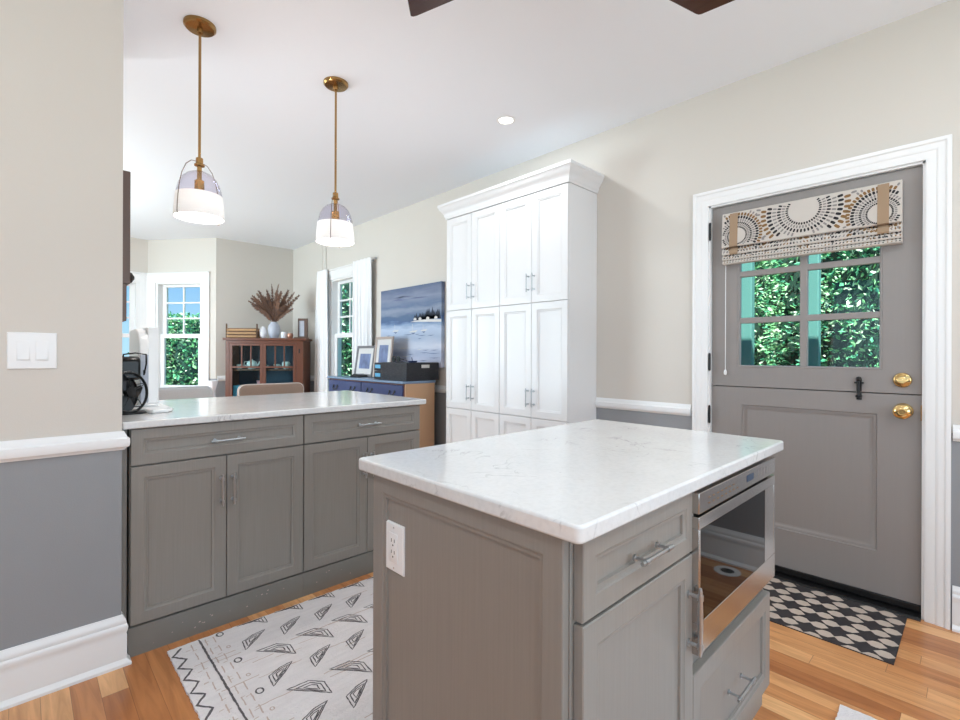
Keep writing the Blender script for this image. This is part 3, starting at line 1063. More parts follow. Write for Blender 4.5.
# rug
def stroke(mb, pts, w, z, mi, closed=False):
    n = len(pts)
    L, R = [], []
    for i in range(n):
        a = pts[i - 1] if (i > 0 or closed) else pts[i]
        b = pts[(i + 1) % n] if (i < n - 1 or closed) else pts[i]
        d = Vector((b[0] - a[0], b[1] - a[1]))
        if d.length < 1e-9:
            d = Vector((1, 0))
        d.normalize()
        ww = w * random.uniform(0.75, 1.25)
        L.append((pts[i][0] - d.y * ww / 2, pts[i][1] + d.x * ww / 2, z))
        R.append((pts[i][0] + d.y * ww / 2, pts[i][1] - d.x * ww / 2, z))
    vs = L + R
    fs = [(i, (i + 1) % n, n + (i + 1) % n, n + i) for i in range(n if closed else n - 1)]
    mb.add(vs, fs, mi)
def dense(pts, closed, step=0.012, jit=0.0012):
    out = []
    n = len(pts)
    for i in range(n if closed else n - 1):
        a, b = pts[i], pts[(i + 1) % n]
        k = max(1, int(math.hypot(b[0] - a[0], b[1] - a[1]) / step))
        for q in range(k):
            t = q / k
            out.append((a[0] + (b[0] - a[0]) * t + random.uniform(-jit, jit), a[1] + (b[1] - a[1]) * t + random.uniform(-jit, jit)))
    if not closed:
        out.append(pts[-1])
    return out
rg = MB()
rx0, rx1, ry0, ry1 = 0.418, 1.95, 1.19, 2.205
edge = []
for (a, b_) in (((rx0, ry0), (rx1, ry0)), ((rx1, ry0), (rx1, ry1)), ((rx1, ry1), (rx0, ry1)), ((rx0, ry1), (rx0, ry0))):
    k = int(math.hypot(b_[0] - a[0], b_[1] - a[1]) / 0.012)
    for q in range(k):
        t = q / k
        edge.append((a[0] + (b_[0] - a[0]) * t + random.uniform(-0.002, 0.002), a[1] + (b_[1] - a[1]) * t + random.uniform(-0.002, 0.002)))
rg.prism(edge, 0.0003, 0.0095, 'Z', 0)
ZR = 0.0101
def zigzag(x, amp, per, mi, w):
    pts = []
    y = ry1 - 0.02
    s = 0
    while y > ry0 + 0.02:
        pts.append((x + (amp if s % 2 == 0 else -amp), y))
        y -= per / 2 * random.uniform(0.85, 1.15)
        s += 1
    stroke(rg, dense(pts, False), w, ZR, mi)
zigzag(0.443, 0.018, 0.085, 1, 0.0085)
for k in range(60):                          # loose tan and pale weft threads
    ux, uy = random.uniform(rx0 + 0.05, rx1 - 0.2), random.uniform(ry0 + 0.05, ry1 - 0.03)
    stroke(rg, dense([(ux, uy), (ux + random.uniform(0.05, 0.16), uy + random.uniform(-0.012, 0.004))], False, 0.012, 0.0015), random.uniform(0.002, 0.0045), 0.0098, 2)
for k in range(34):
    uy = random.uniform(ry0 + 0.03, ry1 - 0.03)
    ux = random.choice((0.470, 0.490, 0.540, 0.556))
    stroke(rg, dense([(ux, uy), (ux + 0.016, uy + 0.002)], False, 0.006, 0.0008), 0.003, 0.0098, 2)
stroke(rg, dense([(0.527, ry1 - 0.004), (0.520, ry0 + 0.01)], False, 0.01, 0.001), 0.007, ZR, 1)
for dx, mi in ((0.545, 2), (0.575, 2), (0.495, 2)):
    yy = ry1 - 0.02
    while yy > ry0 + 0.05:
        stroke(rg, dense([(dx, yy), (dx - 0.002, yy - 0.05)], False), 0.004, ZR, mi)
        yy -= 0.075
y = 2.185
k = 0
while y > ry0 + 0.04:
    big = k % 2 == 0
    ra = 0.015 if big else 0.008
    stroke(rg, [(0.601 + ra * 0.8 * math.cos(a * PI / 6), y + ra * math.sin(a * PI / 6)) for a in range(12)], 0.006 if big else 0.004, ZR, 1 if big else 2, True)
    y -= 0.115
    k += 1
def nested(poly, mi, n=3):
    cx = sum(p[0] for p in poly) / len(poly)
    cyy = sum(p[1] for p in poly) / len(poly)
    for q in range(n):
        sc_ = 1 - 0.32 * q
        pp = [(cx + (p[0] - cx) * sc_, cyy + (p[1] - cyy) * sc_) for p in poly]
        stroke(rg, dense(pp, True, 0.010, 0.0009), 0.0042, ZR, mi, True)
for i in range(0, 9):
    for j in range(-1, 4):
        ox, oy = 0.749 + 0.1525 * i, 2.095 - 0.287 * j
        A = [(ox, oy), (ox - 0.045, oy + 0.002), (ox - 0.098, oy - 0.028), (ox - 0.106, oy - 0.092), (ox - 0.055, oy - 0.040)]
        A = [(ox, oy), (ox - 0.050, oy - 0.006), (ox - 0.097, oy - 0.028), (ox - 0.105, oy - 0.093), (ox - 0.048, oy - 0.047)]
        bx, by = 0.671 + 0.1575 * i, 1.965 - 0.300 * j
        B = [(bx, by), (bx + 0.076, by - 0.006), (bx + 0.113, by - 0.050), (bx + 0.107, by - 0.122), (bx + 0.060, by - 0.066)]
        for P in (A, B):
            if all(rx0 + 0.02 < p[0] < rx1 - 0.02 and ry0 + 0.02 < p[1] for p in P) and min(p[1] for p in P) < ry1 - 0.03:
                nested([(p[0], min(p[1], ry1 - 0.006)) for p in P], 1)
for j in range(-1, 4):                       # faint tan lines between rows
    yy = 1.985 - 0.29 * j
    if ry0 + 0.03 < yy < ry1 - 0.01:
        stroke(rg, dense([(0.80, yy - 0.04), (1.85, yy - 0.045)], False, 0.02, 0.002), 0.004, ZR, 2)
solo('area_rug', rg, [M_RUG, M_RUGDK, M_RUGTAN], 'pale woven rug with dark leaf motifs on the floor between counter and island', 'rug', (1.18, 1.7, 0.0003), smooth=0)
# second small rug, only its corner in view
r2 = MB()
ed = []
qx0, qx1, qy0, qy1 = 0.75, 1.99, -0.55, 0.322
for (a, b_) in (((qx0, qy0), (qx1, qy0)), ((qx1, qy0), (qx1, qy1)), ((qx1, qy1), (qx0, qy1)), ((qx0, qy1), (qx0, qy0))):
    k = int(math.hypot(b_[0] - a[0], b_[1] - a[1]) / 0.015)
    for q in range(k):
        t = q / k
        ed.append((a[0] + (b_[0] - a[0]) * t + random.uniform(-0.003, 0.003), a[1] + (b_[1] - a[1]) * t + random.uniform(-0.003, 0.003)))
r2.prism(ed, 0.0003, 0.0095, 'Z', 0)
solo('area_rug', r2, [M_RUG, M_RUGDK], 'pale rug corner on the floor in front of the microwave', 'rug', (1.37, -0.1, 0.0003), smooth=0)

# floor vent mirrored in the microwave glass
fvt = MB()
fvt.lathe([(0.066, 0), (0.066, 0.002), (0.060, 0.004), (0.036, 0.004), (0.034, 0.002)], (2.79, -0.095, 0.0002), 32, 0)
fvt.lathe([(0.034, 0.0021), (0.0, 0.0022)], (2.79, -0.095, 0.0002), 32, 1)
solo('floor_vent', fvt, [M_WPLASTIC, M_BLACK], 'small round white vent set in the floor, mirrored in the microwave', 'vent', (2.79, -0.095, 0.0002))

# ------------------------------------------------------------------ Roman shade on the door
rs = thing('roman_shade', 'folded roman shade with sunburst print on the upper door', 'window shade', (2.91, 0.64, 1.70))
SY0, SY1 = 0.252, 1.024
prof = [(0.004, 1.982), (0.040, 1.982), (0.046, 1.976), (0.050, 1.93), (0.054, 1.86), (0.059, 1.800), (0.0585, 1.790), (0.050, 1.786), (0.032, 1.797),
        (0.050, 1.770), (0.053, 1.752), (0.049, 1.745), (0.032, 1.754), (0.047, 1.735), (0.050, 1.722), (0.046, 1.716), (0.032, 1.724), (0.045, 1.708), (0.046, 1.700), (0.042, 1.695),
        (0.004, 1.695)]
Mr = face_frame('-X', (XD, 0, 0))
ff = MB()
ff.loft([[(-SY1, z, w) for w, z in prof], [(-SY0, z, w) for w, z in prof]], 0, Mr)
# sunburst print following the cloth
fronts = []
s = 0.0
segs = []
path = prof[2:20]
for a, b_ in zip(path[:-1], path[1:]):
    L = math.hypot(b_[0] - a[0], b_[1] - a[1])
    vis = (b_[1] < a[1]) and (b_[0] - a[0]) > -0.0035
    segs.append((s, s + L, a, b_, vis))
    s += L
def on_cloth(sv):
    for s0, s1, a, b_, vis in segs:
        if s0 <= sv <= s1:
            t = (sv - s0) / (s1 - s0)
            dw, dz = (b_[0] - a[0]) / (s1 - s0), (b_[1] - a[1]) / (s1 - s0)
            nw, nz = -dz, dw
            return (a[0] + (b_[0] - a[0]) * t + nw * 0.0008, a[1] + (b_[1] - a[1]) * t + nz * 0.0008, vis)
    return None
def dash(y, sv, ang, ln, wd, mi):
    ca, sa = math.cos(ang), math.sin(ang)
    pts = []
    for du, dv in ((-ln / 2, -wd / 3), (-ln / 4, -wd / 2), (ln / 4, -wd / 2), (ln / 2, -wd / 3), (ln / 2, wd / 3), (ln / 4, wd / 2), (-ln / 4, wd / 2), (-ln / 2, wd / 3)):
        yy = y + du * ca - dv * sa
        ss = sv + du * sa + dv * ca
        q = on_cloth(ss)
        if q is None or not q[2] or not (SY0 + 0.002 < yy < SY1 - 0.002):
            return
        pts.append((-yy, q[1], q[0]))
    ff.add(pts, [tuple(range(8))], mi, Mr)
RINGS = [(0.060, 40, 0.009, 0.0055, 1), (0.074, 42, 0.011, 0.0055, 3), (0.090, 44, 0.013, 0.0065, 1), (0.108, 44, 0.014, 0.0065, 3), (0.128, 44, 0.017, 0.0095, 1), (0.150, 46, 0.019, 0.0105, 2),
         (0.172, 50, 0.016, 0.0080, 3), (0.192, 52, 0.016, 0.0090, 1), (0.213, 54, 0.019, 0.0100, 2), (0.235, 58, 0.016, 0.0080, 1), (0.256, 60, 0.016, 0.0080, 3)]
C0 = [(0.632, 0.050, 1.22), (0.945, 0.130, 0.80), (0.330, 0.135, 0.80)]
cells = []
for ci, (cyy, cs, scl) in enumerate(C0):
    for r, n, ln, wd, mi in RINGS:
        r, ln, wd = r * scl, ln * scl * 1.1, wd * (scl * 0.5 + 0.5) * 1.2
        for k in range(n):
            a = 2 * PI * (k + 0.5 * (mi % 2)) / n
            yy, ss = cyy + r * math.cos(a), cs + r * math.sin(a)
            best = min(range(3), key=lambda q: math.hypot(yy - C0[q][0], ss - C0[q][1]) / C0[q][2])
            if best != ci:
                continue
            dash(yy, ss, a, ln, wd, mi)
for s0, s1, a, b_, vis in segs:
    if vis and s0 > 0.19 and s1 - s0 > 0.006:
        for k in range(52):
            yy = SY0 + 0.006 + k * 0.0148
            dash(yy + random.uniform(-0.001, 0.001), (s0 + s1) / 2, PI / 2 + 0.5 * math.sin(k * 0.33), (s1 - s0) * 0.62, 0.0058, (1, 1, 2, 3, 1, 2)[(k // 2 + int(s0 * 300)) % 6])
part('shade_fabric', ff, [M_SHADEF, M_SHBLK, M_SHBRN, M_SHGRY], rs, smooth=30)
for ya in (0.942, 0.296):
    tp = MB()
    pts0, pts1 = [], []
    run = []
    for i, (w, z) in enumerate(prof[2:12]):
        run.append((w + 0.0016, z))
    tp.loft([[(-ya - 0.042, z, w) for w, z in run] + [(-ya - 0.042, z, w - 0.001) for w, z in reversed(run)],
             [(-ya, z, w) for w, z in run] + [(-ya, z, w - 0.001) for w, z in reversed(run)]], 0, Mr)
    part('tape_band', tp, M_SHTAN, rs, smooth=30)
co = MB()
co.tube([(-1.018, 1.70, 0.012), (-1.018, 1.095, 0.012)], 0.0018, 8, 0, Mr)
co.lathe([(0.002, 0.016), (0.007, 0.008), (0.009, -0.004), (0.007, -0.014), (0.0, -0.017)], (0, 0, 0), 14, 0, Mr @ Matrix.Translation((-1.018, 1.082, 0.012)) @ Matrix.Rotation(-PI / 2, 4, 'X'))
part('pull_cord', co, M_WPLASTIC, rs)

# ------------------------------------------------------------------ pendant lamps
def pendant(label, X, Y, phi):
    root = thing('pendant_lamp', label, 'pendant lamp', (X, Y, ZC), group='pendant lamps over the counter')
    c = (X, Y, 0)
    part('canopy', MB().lathe([(0.068, ZC - 0.0005), (0.068, ZC - 0.012), (0.060, ZC - 0.020), (0.014, ZC - 0.024), (0.012, ZC - 0.04), (0.0, ZC - 0.04)], c, 40), M_BRASS, root)
    part('rod', MB().tube([(X, Y, ZC - 0.03), (X, Y, 2.08)], 0.006, 12), M_BRASS, root)
    so = MB()
    so.lathe([(0.007, 2.10), (0.015, 2.096), (0.016, 2.070), (0.022, 2.066), (0.022, 2.060), (0.010, 2.056), (0.010, 1.995), (0.020, 1.990), (0.021, 1.935), (0.018, 1.925), (0.0, 1.925)], c, 24)
    part('socket', so, M_BRASS, root)
    part('bulb', MB().lathe([(0.0, 1.862), (0.015, 1.866), (0.027, 1.880), (0.030, 1.895), (0.026, 1.912), (0.015, 1.922), (0.012, 1.9245), (0, 1.9245)], c, 24), M_BULB, root)
    out = [(0.012, 2.034), (0.030, 2.030), (0.052, 2.019), (0.073, 1.998), (0.087, 1.968), (0.0945, 1.938), (0.0965, 1.9225)]
    inn = [(r - 0.002, z - 0.001) for r, z in reversed(out)]
    part('glass_dome', MB().lathe(out + inn, c, 48, 0, None, False, False), M_DOME, root)
    sh = [(0.0972, 1.922), (0.1005, 1.89), (0.1040, 1.85), (0.1058, 1.814)]
    part('opal_band', MB().lathe(sh + [(r - 0.003, z) for r, z in reversed(sh)], c, 48, 0, None, False, False), M_OPAL, root)
    bl = MB()
    for sgn in (-1, 1):
        pth = []
        for r, z in ((0.014, 2.078), (0.042, 2.073), (0.068, 2.048), (0.088, 2.003), (0.099, 1.955), (0.106, 1.90), (0.110, 1.845), (0.110, 1.818), (0.106, 1.808), (0.098, 1.808)):
            pth.append((X + sgn * r * math.cos(phi), Y + sgn * r * math.sin(phi), z))
        bl.tube(pth, 0.0018, 8)
    part('wire_bail', bl, M_BROWN, root)
pendant('brass pendant lamp hanging nearer the light switch wall, left of the pair', 0.606, 2.55, math.radians(25))
pendant('brass pendant lamp hanging nearer the white pantry, right of the pair', 1.296, 2.553, math.radians(50))

# recessed ceiling light
dl = thing('recessed_light', 'round recessed ceiling light in front of the white pantry', 'ceiling light', (2.307, 2.172, ZC))
part('trim_ring', MB().lathe([(0.062, -0.0005), (0.062, -0.004), (0.050, -0.007), (0.046, -0.002), (0.046, -0.0005)], (2.307, 2.172, ZC), 40, 0, None, False, False), M_WPLASTIC, dl)
part('lens', MB().lathe([(0.046, -0.0025), (0.0, -0.0035)], (2.307, 2.172, ZC), 40, 0, None, False, False), M_LENS, dl)
lamp('ceiling_area_light', 'AREA', (2.307, 2.172, ZC - 0.012), 11, (0.905, 0.955, 0.99), aim=(2.307, 2.172, 0), shape='DISK', size=0.09)

# ceiling fan (only two blade tips in view)
HX, HY = 1.201, 0.821
fan = thing('ceiling_fan', 'ceiling fan with dark walnut blades above the island', 'ceiling fan', (HX, HY, ZC))
part('fan_motor', MB().lathe([(0.05, ZC - 0.0005), (0.05, ZC - 0.03), (0.018, ZC - 0.05), (0.018, ZC - 0.17), (0.08, ZC - 0.19), (0.095, ZC - 0.22), (0.095, ZC - 0.27), (0.06, ZC - 0.31), (0.0, ZC - 0.315)], (HX, HY, 0), 40), M_BLACK, fan)
for ang in (107, -15, 227):
    Mb = Matrix.Translation((HX, HY, 2.442)) @ Matrix.Rotation(math.radians(ang), 4, 'Z') @ Matrix.Rotation(math.radians(-7), 4, 'X')
    wv = 0.065
    pl = [(0.09, -0.035), (0.20, -wv), (0.655, -wv), (0.672, -wv + 0.003), (0.678, -wv + 0.012), (0.612, wv - 0.008), (0.604, wv - 0.002), (0.592, wv), (0.20, wv), (0.09, 0.035)]
    part('blade', MB().prism(pl, -0.004, 0.004, 'Z', 0, Mb), M_WALNUT, fan, bevel=0.0025)

# ------------------------------------------------------------------ things on the counter by the wall
ap = thing('countertop_appliance', 'white upright countertop appliance with a curved top beside the wall', 'appliance', (0.43, 2.78, 0.914))
pr_ = []
b = MB()
poly = [(2.66, 0.9405), (2.94, 0.9405), (2.94, 1.275), (2.92, 1.290), (2.80, 1.294), (2.74, 1.288), (2.69, 1.262), (2.665, 1.225)]
b.prism(poly, 0.390, 0.4295, 'X')
part('housing', b, M_WPLASTIC, ap, bevel=0.006)
part('front_panel', MB().box(0.430, 2.70, 0.9405, 0.474, 2.935, 1.300), M_WPLASTIC, ap, bevel=0.004)
part('side_hatch', MB().box(0.394, 2.653, 0.95, 0.426, 2.661, 1.17), M_PALECER, ap, bevel=0.002)
part('side_button', MB().box(0.405, 2.650, 1.085, 0.414, 2.6535, 1.100), M_BLACK, ap)
part('base_tray', MB().prism([(0.415, 2.50), (0.475, 2.50), (0.50, 2.535), (0.505, 2.60), (0.505, 2.95), (0.36, 2.95), (0.36, 2.66)], 0.9145, 0.930, 'Z').box(0.38, 2.665, 0.930, 0.47, 2.93, 0.9408), M_WPLASTIC, ap, bevel=0.005)

fn = thing('desk_fan', 'black round desk fan with a wire handle on the counter by the wall', 'fan', (0.345, 2.53, 0.914))
fc = Vector((0.335, 2.52, 1.010))
nrm = Vector((0.55, -0.80, 0.10)).normalized()
Mq = nrm.to_track_quat('Z', 'Y').to_matrix().to_4x4()
Mq = Matrix.Translation(fc) @ Mq
g = MB()
for rr, zz, tr in ((0.086, 0.0, 0.0055), (0.086, -0.05, 0.004)):
    g.tube([(rr * math.cos(2 * PI * i / 40), rr * math.sin(2 * PI * i / 40), zz) for i in range(40)], tr, 8, 0, Mq, closed=True)
for i in range(5):
    a = 2 * PI * i / 5 + 0.4
    g.tube([(0.02 * math.cos(a), 0.02 * math.sin(a), 0.012), (0.06 * math.cos(a), 0.06 * math.sin(a), 0.010), (0.086 * math.cos(a), 0.086 * math.sin(a), 0.0), (0.086 * math.cos(a), 0.086 * math.sin(a), -0.05)], 0.0018, 6, 0, Mq)
g.lathe([(0.086, -0.046), (0.086, -0.052), (0.0, -0.054), (0.0, -0.050)], (0, 0, 0), 36, 0, Mq, False, False)
part('guard', g, M_BLKGLOSS, fn)
part('hub_cap', MB().lathe([(0.022, 0.006), (0.022, 0.014), (0.0, 0.016)], (0, 0, 0), 24, 0, Mq), M_BLKGLOSS, fn)
for i in range(4):
    a = i * PI / 2
    Mbld = Mq @ Matrix.Rotation(a, 4, 'Z') @ Matrix.Translation((0.045, 0, -0.022)) @ Matrix.Rotation(0.5, 4, 'X')
    part('fan_blade', MB().prism([(-0.035, -0.012), (0.02, -0.030), (0.034, -0.01), (0.034, 0.018), (0.02, 0.030), (-0.035, 0.012)], -0.001, 0.001, 'Z', 0, Mbld), M_BLKGLOSS, fn)
part('motor_housing', MB().lathe([(0.078, -0.05), (0.075, -0.062), (0.05, -0.085), (0.035, -0.13), (0.0, -0.135)], (0, 0, 0), 28, 0, Mq), M_BLKGLOSS, fn)
bs = MB().lathe([(0.062, 0.0), (0.062, 0.006), (0.05, 0.010), (0.0, 0.010)], (0.345, 2.57, 0.9145), 32)
part('fan_base', bs, M_BLKGLOSS, fn)
top = MB()
top.prism([(2.57, 1.06), (2.64, 1.06), (2.635, 1.15), (2.60, 1.165), (2.575, 1.15)], 0.31, 0.385, 'X')
part('fan_head', top, M_BLKGLOSS, fn, bevel=0.01)
hd = MB().tube([(0.40, 2.60, 1.08), (0.405, 2.575, 1.13), (0.40, 2.55, 1.172), (0.36, 2.545, 1.178), (0.32, 2.55, 1.172), (0.312, 2.575, 1.13), (0.312, 2.60, 1.08)], 0.0035, 8)
part('carry_handle', hd, M_BLKGLOSS, fn)

# brown wooden cabinet end on the stub wall
wc = MB()
wc.prism([(2.50, 1.312), (2.545, 1.312), (2.545, 1.46), (2.56, 1.485), (2.56, 1.985), (2.50, 1.985)], 0.2785, 0.330, 'X')
wcm = MB()
wcm.box(0.2785, 2.49, 1.470, 0.334, 2.62, 1.945).box(0.2785, 2.49, 1.312, 0.322, 2.62, 1.4695)
ws = thing('wall_shelf', 'dark brown wooden wall unit seen edge-on at the end of the wall', 'shelf', (0.2785, 2.555, 1.312))
part('shelf_body', wcm, M_BROWN, ws, bevel=0.003)
kb = MB().lathe([(0.024, 0), (0.022, 0.008), (0.012, 0.014), (0.006, 0.018), (0, 0.019)], (0, 0, 0), 16, 0, face_frame('+X', (0.334, 2.52, 1.500)))
part('knob', kb, M_CABDARK, ws)

# ------------------------------------------------------------------ dining chairs
def chair(label, fabric, xc, yc, w, pip):
    root = thing('dining_chair', label, 'chair', (xc, yc, 0), group='upholstered dining chairs')
    # back faces the kitchen (camera side); seat towards +Y
    bp_ = []
    r = 0.055
    h0, h1 = 0.44, 0.905
    x0, x1 = xc - w / 2, xc + w / 2
    poly = [(x0, h0), (x1, h0)]
    for cx, a0 in ((x1 - r, 0), (x0 + r, 90)):
        for i in range(7):
            a = math.radians(a0 + 15 * i)
            poly.append((cx + r * math.cos(a), h1 - r + r * math.sin(a)))
    bk = MB().prism(poly, yc - 0.045, yc + 0.035, 'Y')
    bo = part('backrest', bk, fabric, root, bevel=0.018, bseg=3)
    part('piping', MB().tube([(p[0], yc - 0.036, p[1]) for p in poly[1:]] + [(poly[0][0], yc - 0.036, poly[0][1])], 0.0045, 8), pip, bo)
    part('seat', MB().box(x0 + 0.03, yc + 0.036, 0.40, x1 - 0.03, yc + 0.50, 0.49), fabric, root, bevel=0.02, bseg=3)
    for sx in (x0 + 0.06, x1 - 0.06):
        for sy in (yc + 0.0, yc + 0.46):
            part('leg', MB().tube([(sx, sy, 0.44), (sx, sy, 0.0)], [0.022, 0.014], 12), M_BROWN, root)
    return root
chair('taupe upholstered dining chair in front of the wooden hutch', M_TANFAB, 1.660, 4.5, 0.575, M_PIPING)
chair('light grey upholstered dining chair below the bay window', M_GREYFAB, 0.895, 4.5, 0.54, M_GREYFAB)

# white pedestal urn between chair and hutch
ur = MB().lathe([(0.0, 0.0), (0.11, 0.0), (0.11, 0.03), (0.06, 0.06), (0.035, 0.12), (0.03, 0.62), (0.045, 0.66), (0.03, 0.70), (0.028, 0.76), (0.04, 0.80), (0.052, 0.845), (0.056, 0.875), (0.050, 0.875), (0.035, 0.84), (0.0, 0.80)], (1.565, 6.0, 0), 32)
solo('plant_pedestal', ur, M_CERAMIC, 'white footed pedestal standing beside the wooden hutch', 'pedestal', (1.565, 6.0, 0))

# ------------------------------------------------------------------ hutch in the corner (built in its own frame)
hx, hy = 1.865, 6.594
ax = Vector((2.614 - 1.865, 6.009 - 6.594, 0)).normalized()
HROT = math.atan2(ax.y, ax.x)
HW, HD, HT = 0.95, 0.38, 1.38
hu = thing('display_hutch', 'cherry wood hutch with two glass doors in the dining corner', 'hutch', (hx, hy, 0), rotz=HROT, local=True)
# local axes: x along the front left to right, y into the corner (away from the viewer)
b = MB()
b.box(0.0, 0.02, 0.10, 0.028, HD, HT - 0.03)
b.box(HW - 0.028, 0.02, 0.10, HW, HD, HT - 0.03)
b.box(0.028, 0.02, 0.10, HW - 0.028, HD, 0.14)
b.box(0.0, 0.0, 0.10, 0.045, 0.02, HT - 0.03)
b.box(0.865, 0.0, 0.10, HW, 0.02, HT - 0.03)
b.box(0.045, 0.0, 0.10, 0.865, 0.02, 0.17)
b.box(0.045, 0.0, 1.315, 0.865, 0.02, HT - 0.03)
part('hutch_body', b, M_CHERRY, hu, bevel=0.002)
part('hutch_top', MB().box(-0.025, -0.025, HT - 0.0295, HW + 0.025, HD, HT), M_CHERRY, hu, bevel=0.005)
part('back_panel', MB().box(0.0285, HD - 0.015, 0.1405, HW - 0.0285, HD - 0.0005, HT - 0.0305), M_NAVYIN, hu, smooth=0)
for z in (0.58, 0.965):
    part('shelf', MB().box(0.0285, 0.045, z, HW - 0.0285, HD - 0.016, z + 0.018), M_CHERRY, hu, bevel=0.002)
for lx in (0.03, HW - 0.06):
    for ly in (0.03, HD - 0.06):
        part('leg', MB().box(lx, ly, 0.0, lx + 0.035, ly + 0.035, 0.0995), M_CHERRY, hu, bevel=0.003)
for k, (xa, xb) in enumerate(((0.047, 0.4545), (0.4555, 0.863))):
    f = MB()
    za, zb = 0.172, 1.313
    s_ = 0.036
    f.box(xa, -0.001, za, xa + s_, 0.019, zb)
    f.box(xb - s_, -0.001, za, xb, 0.019, zb)
    f.box(xa + s_, -0.001, zb - 0.030, xb - s_, 0.019, zb)
    f.box(xa + s_, -0.001, za, xb - s_, 0.019, za + 0.05)
    f.box(xa + s_, 0.001, 1.000, xb - s_, 0.017, 1.022)
    for q in (1, 2):
        cx = xa + s_ + (xb - xa - 2 * s_) * q / 3
        f.box(cx - 0.008, 0.002, 1.022, cx + 0.008, 0.016, zb - 0.030)
    dd = part('door', f, M_CHERRY, hu, bevel=0.0015)
    part('pane', MB().box(xa + s_, 0.010, za + 0.05, xb - s_, 0.013, zb - 0.03), M_PANE, dd, smooth=0)
part('key_plate', MB().box(0.895, -0.003, 1.19, 0.911, 0.0005, 1.245), M_BLACK, hu)
HM = Matrix.Translation((hx, hy, 0)) @ Matrix.Rotation(HROT, 4, 'Z')
def hl(x, y, z):
    return HM @ Vector((x, y, z))
def hsolo(name, mbl, mats, label, cat, x, y, z, group=None, **kw):
    """thing standing in the hutch's frame: mesh given around (0,0,0)"""
    o = mesh_obj(name, mbl, mats, **kw)
    o.location = hl(x, y, z)
    o.rotation_euler = (0, 0, HROT)
    o['label'] = label
    o['category'] = cat
    if group:
        o['group'] = group
    WL[o.name] = Vector((0, 0, 0))
    return o
CUP = [(0.0, 0.0), (0.022, 0.0), (0.024, 0.004), (0.034, 0.030), (0.038, 0.062), (0.035, 0.062), (0.030, 0.03), (0.0, 0.008)]
def mug(label, x, group):
    m = MB().lathe(CUP, (0, 0, 0), 24)
    o = hsolo('teacup', m, M_CERAMIC, label, 'cup', x, 0.15, 0.9835, group)
    part('handle', MB().tube([(0.034, 0, 0.05), (0.056, 0, 0.048), (0.058, 0, 0.026), (0.031, 0, 0.02)], 0.004, 8), M_CERAMIC, o)
mug('white teacup behind glass at the left end of the hutch shelf', 0.115, 'teacups in the hutch')
mug('white teacup behind glass right of the teapot', 0.412, 'teacups in the hutch')
mug('white teacup behind glass in the right half of the hutch', 0.575, 'teacups in the hutch')
tp = hsolo('teapot', MB().lathe([(0.0, 0.0), (0.045, 0.0), (0.062, 0.03), (0.066, 0.06), (0.052, 0.095), (0.030, 0.106), (0.012, 0.112), (0.010, 0.122), (0.0, 0.126)], (0, 0, 0), 28), M_CERAMIC,
           'white teapot behind the left glass door of the hutch', 'teapot', 0.265, 0.16, 0.9835)
part('spout', MB().tube([(0.055, 0, 0.04), (0.085, 0, 0.06), (0.10, 0, 0.10)], [0.014, 0.010, 0.007], 10), M_CERAMIC, tp)
part('handle', MB().tube([(-0.05, 0, 0.09), (-0.09, 0, 0.095), (-0.10, 0, 0.06), (-0.06, 0, 0.03)], 0.006, 8), M_CERAMIC, tp)
hsolo('round_jar', MB().lathe([(0.0, 0.0), (0.03, 0.0), (0.034, 0.006), (0.05, 0.04), (0.052, 0.075), (0.040, 0.095), (0.036, 0.095), (0.046, 0.07), (0.03, 0.012), (0.0, 0.008)], (0, 0, 0), 28), M_CERAMIC,
      'white round jar behind the right glass door of the hutch', 'jar', 0.70, 0.14, 0.9835)
hsolo('pitcher', MB().lathe([(0.0, 0.0), (0.05, 0.0), (0.068, 0.05), (0.075, 0.11), (0.06, 0.17), (0.045, 0.20), (0.055, 0.235), (0.050, 0.235), (0.04, 0.2), (0.0, 0.19)], (0, 0, 0), 28), M_PINK,
      'pink glazed pitcher on the lower shelf of the hutch', 'pitcher', 0.385, 0.14, 0.5985)
for k in range(3):
    hsolo('storage_box', MB().box(-0.09, -0.08, 0, 0.09, 0.08, 0.058), M_SKYBLUE, ('lowest', 'middle', 'topmost')[k] + ' blue box stacked on the lower shelf of the hutch', 'box', 0.16, 0.14, 0.5985 + 0.0585 * k, 'blue boxes in the hutch', bevel=0.004)
for k in range(3):
    hsolo('dark_bowl', MB().lathe([(0.0, 0.0), (0.035, 0.0), (0.05, 0.05), (0.055, 0.10 + 0.03 * (k % 2)), (0.050, 0.10 + 0.03 * (k % 2)), (0.0, 0.02)], (0, 0, 0), 24), M_NAVY_WINDOWBLUE,
          ('navy bowl on the lower shelf nearest the middle of the hutch', 'taller navy bowl on the lower shelf of the hutch', 'navy bowl on the lower shelf at the right end of the hutch')[k], 'bowl', 0.56 + 0.115 * k, 0.14, 0.5985, 'navy bowls in the hutch')
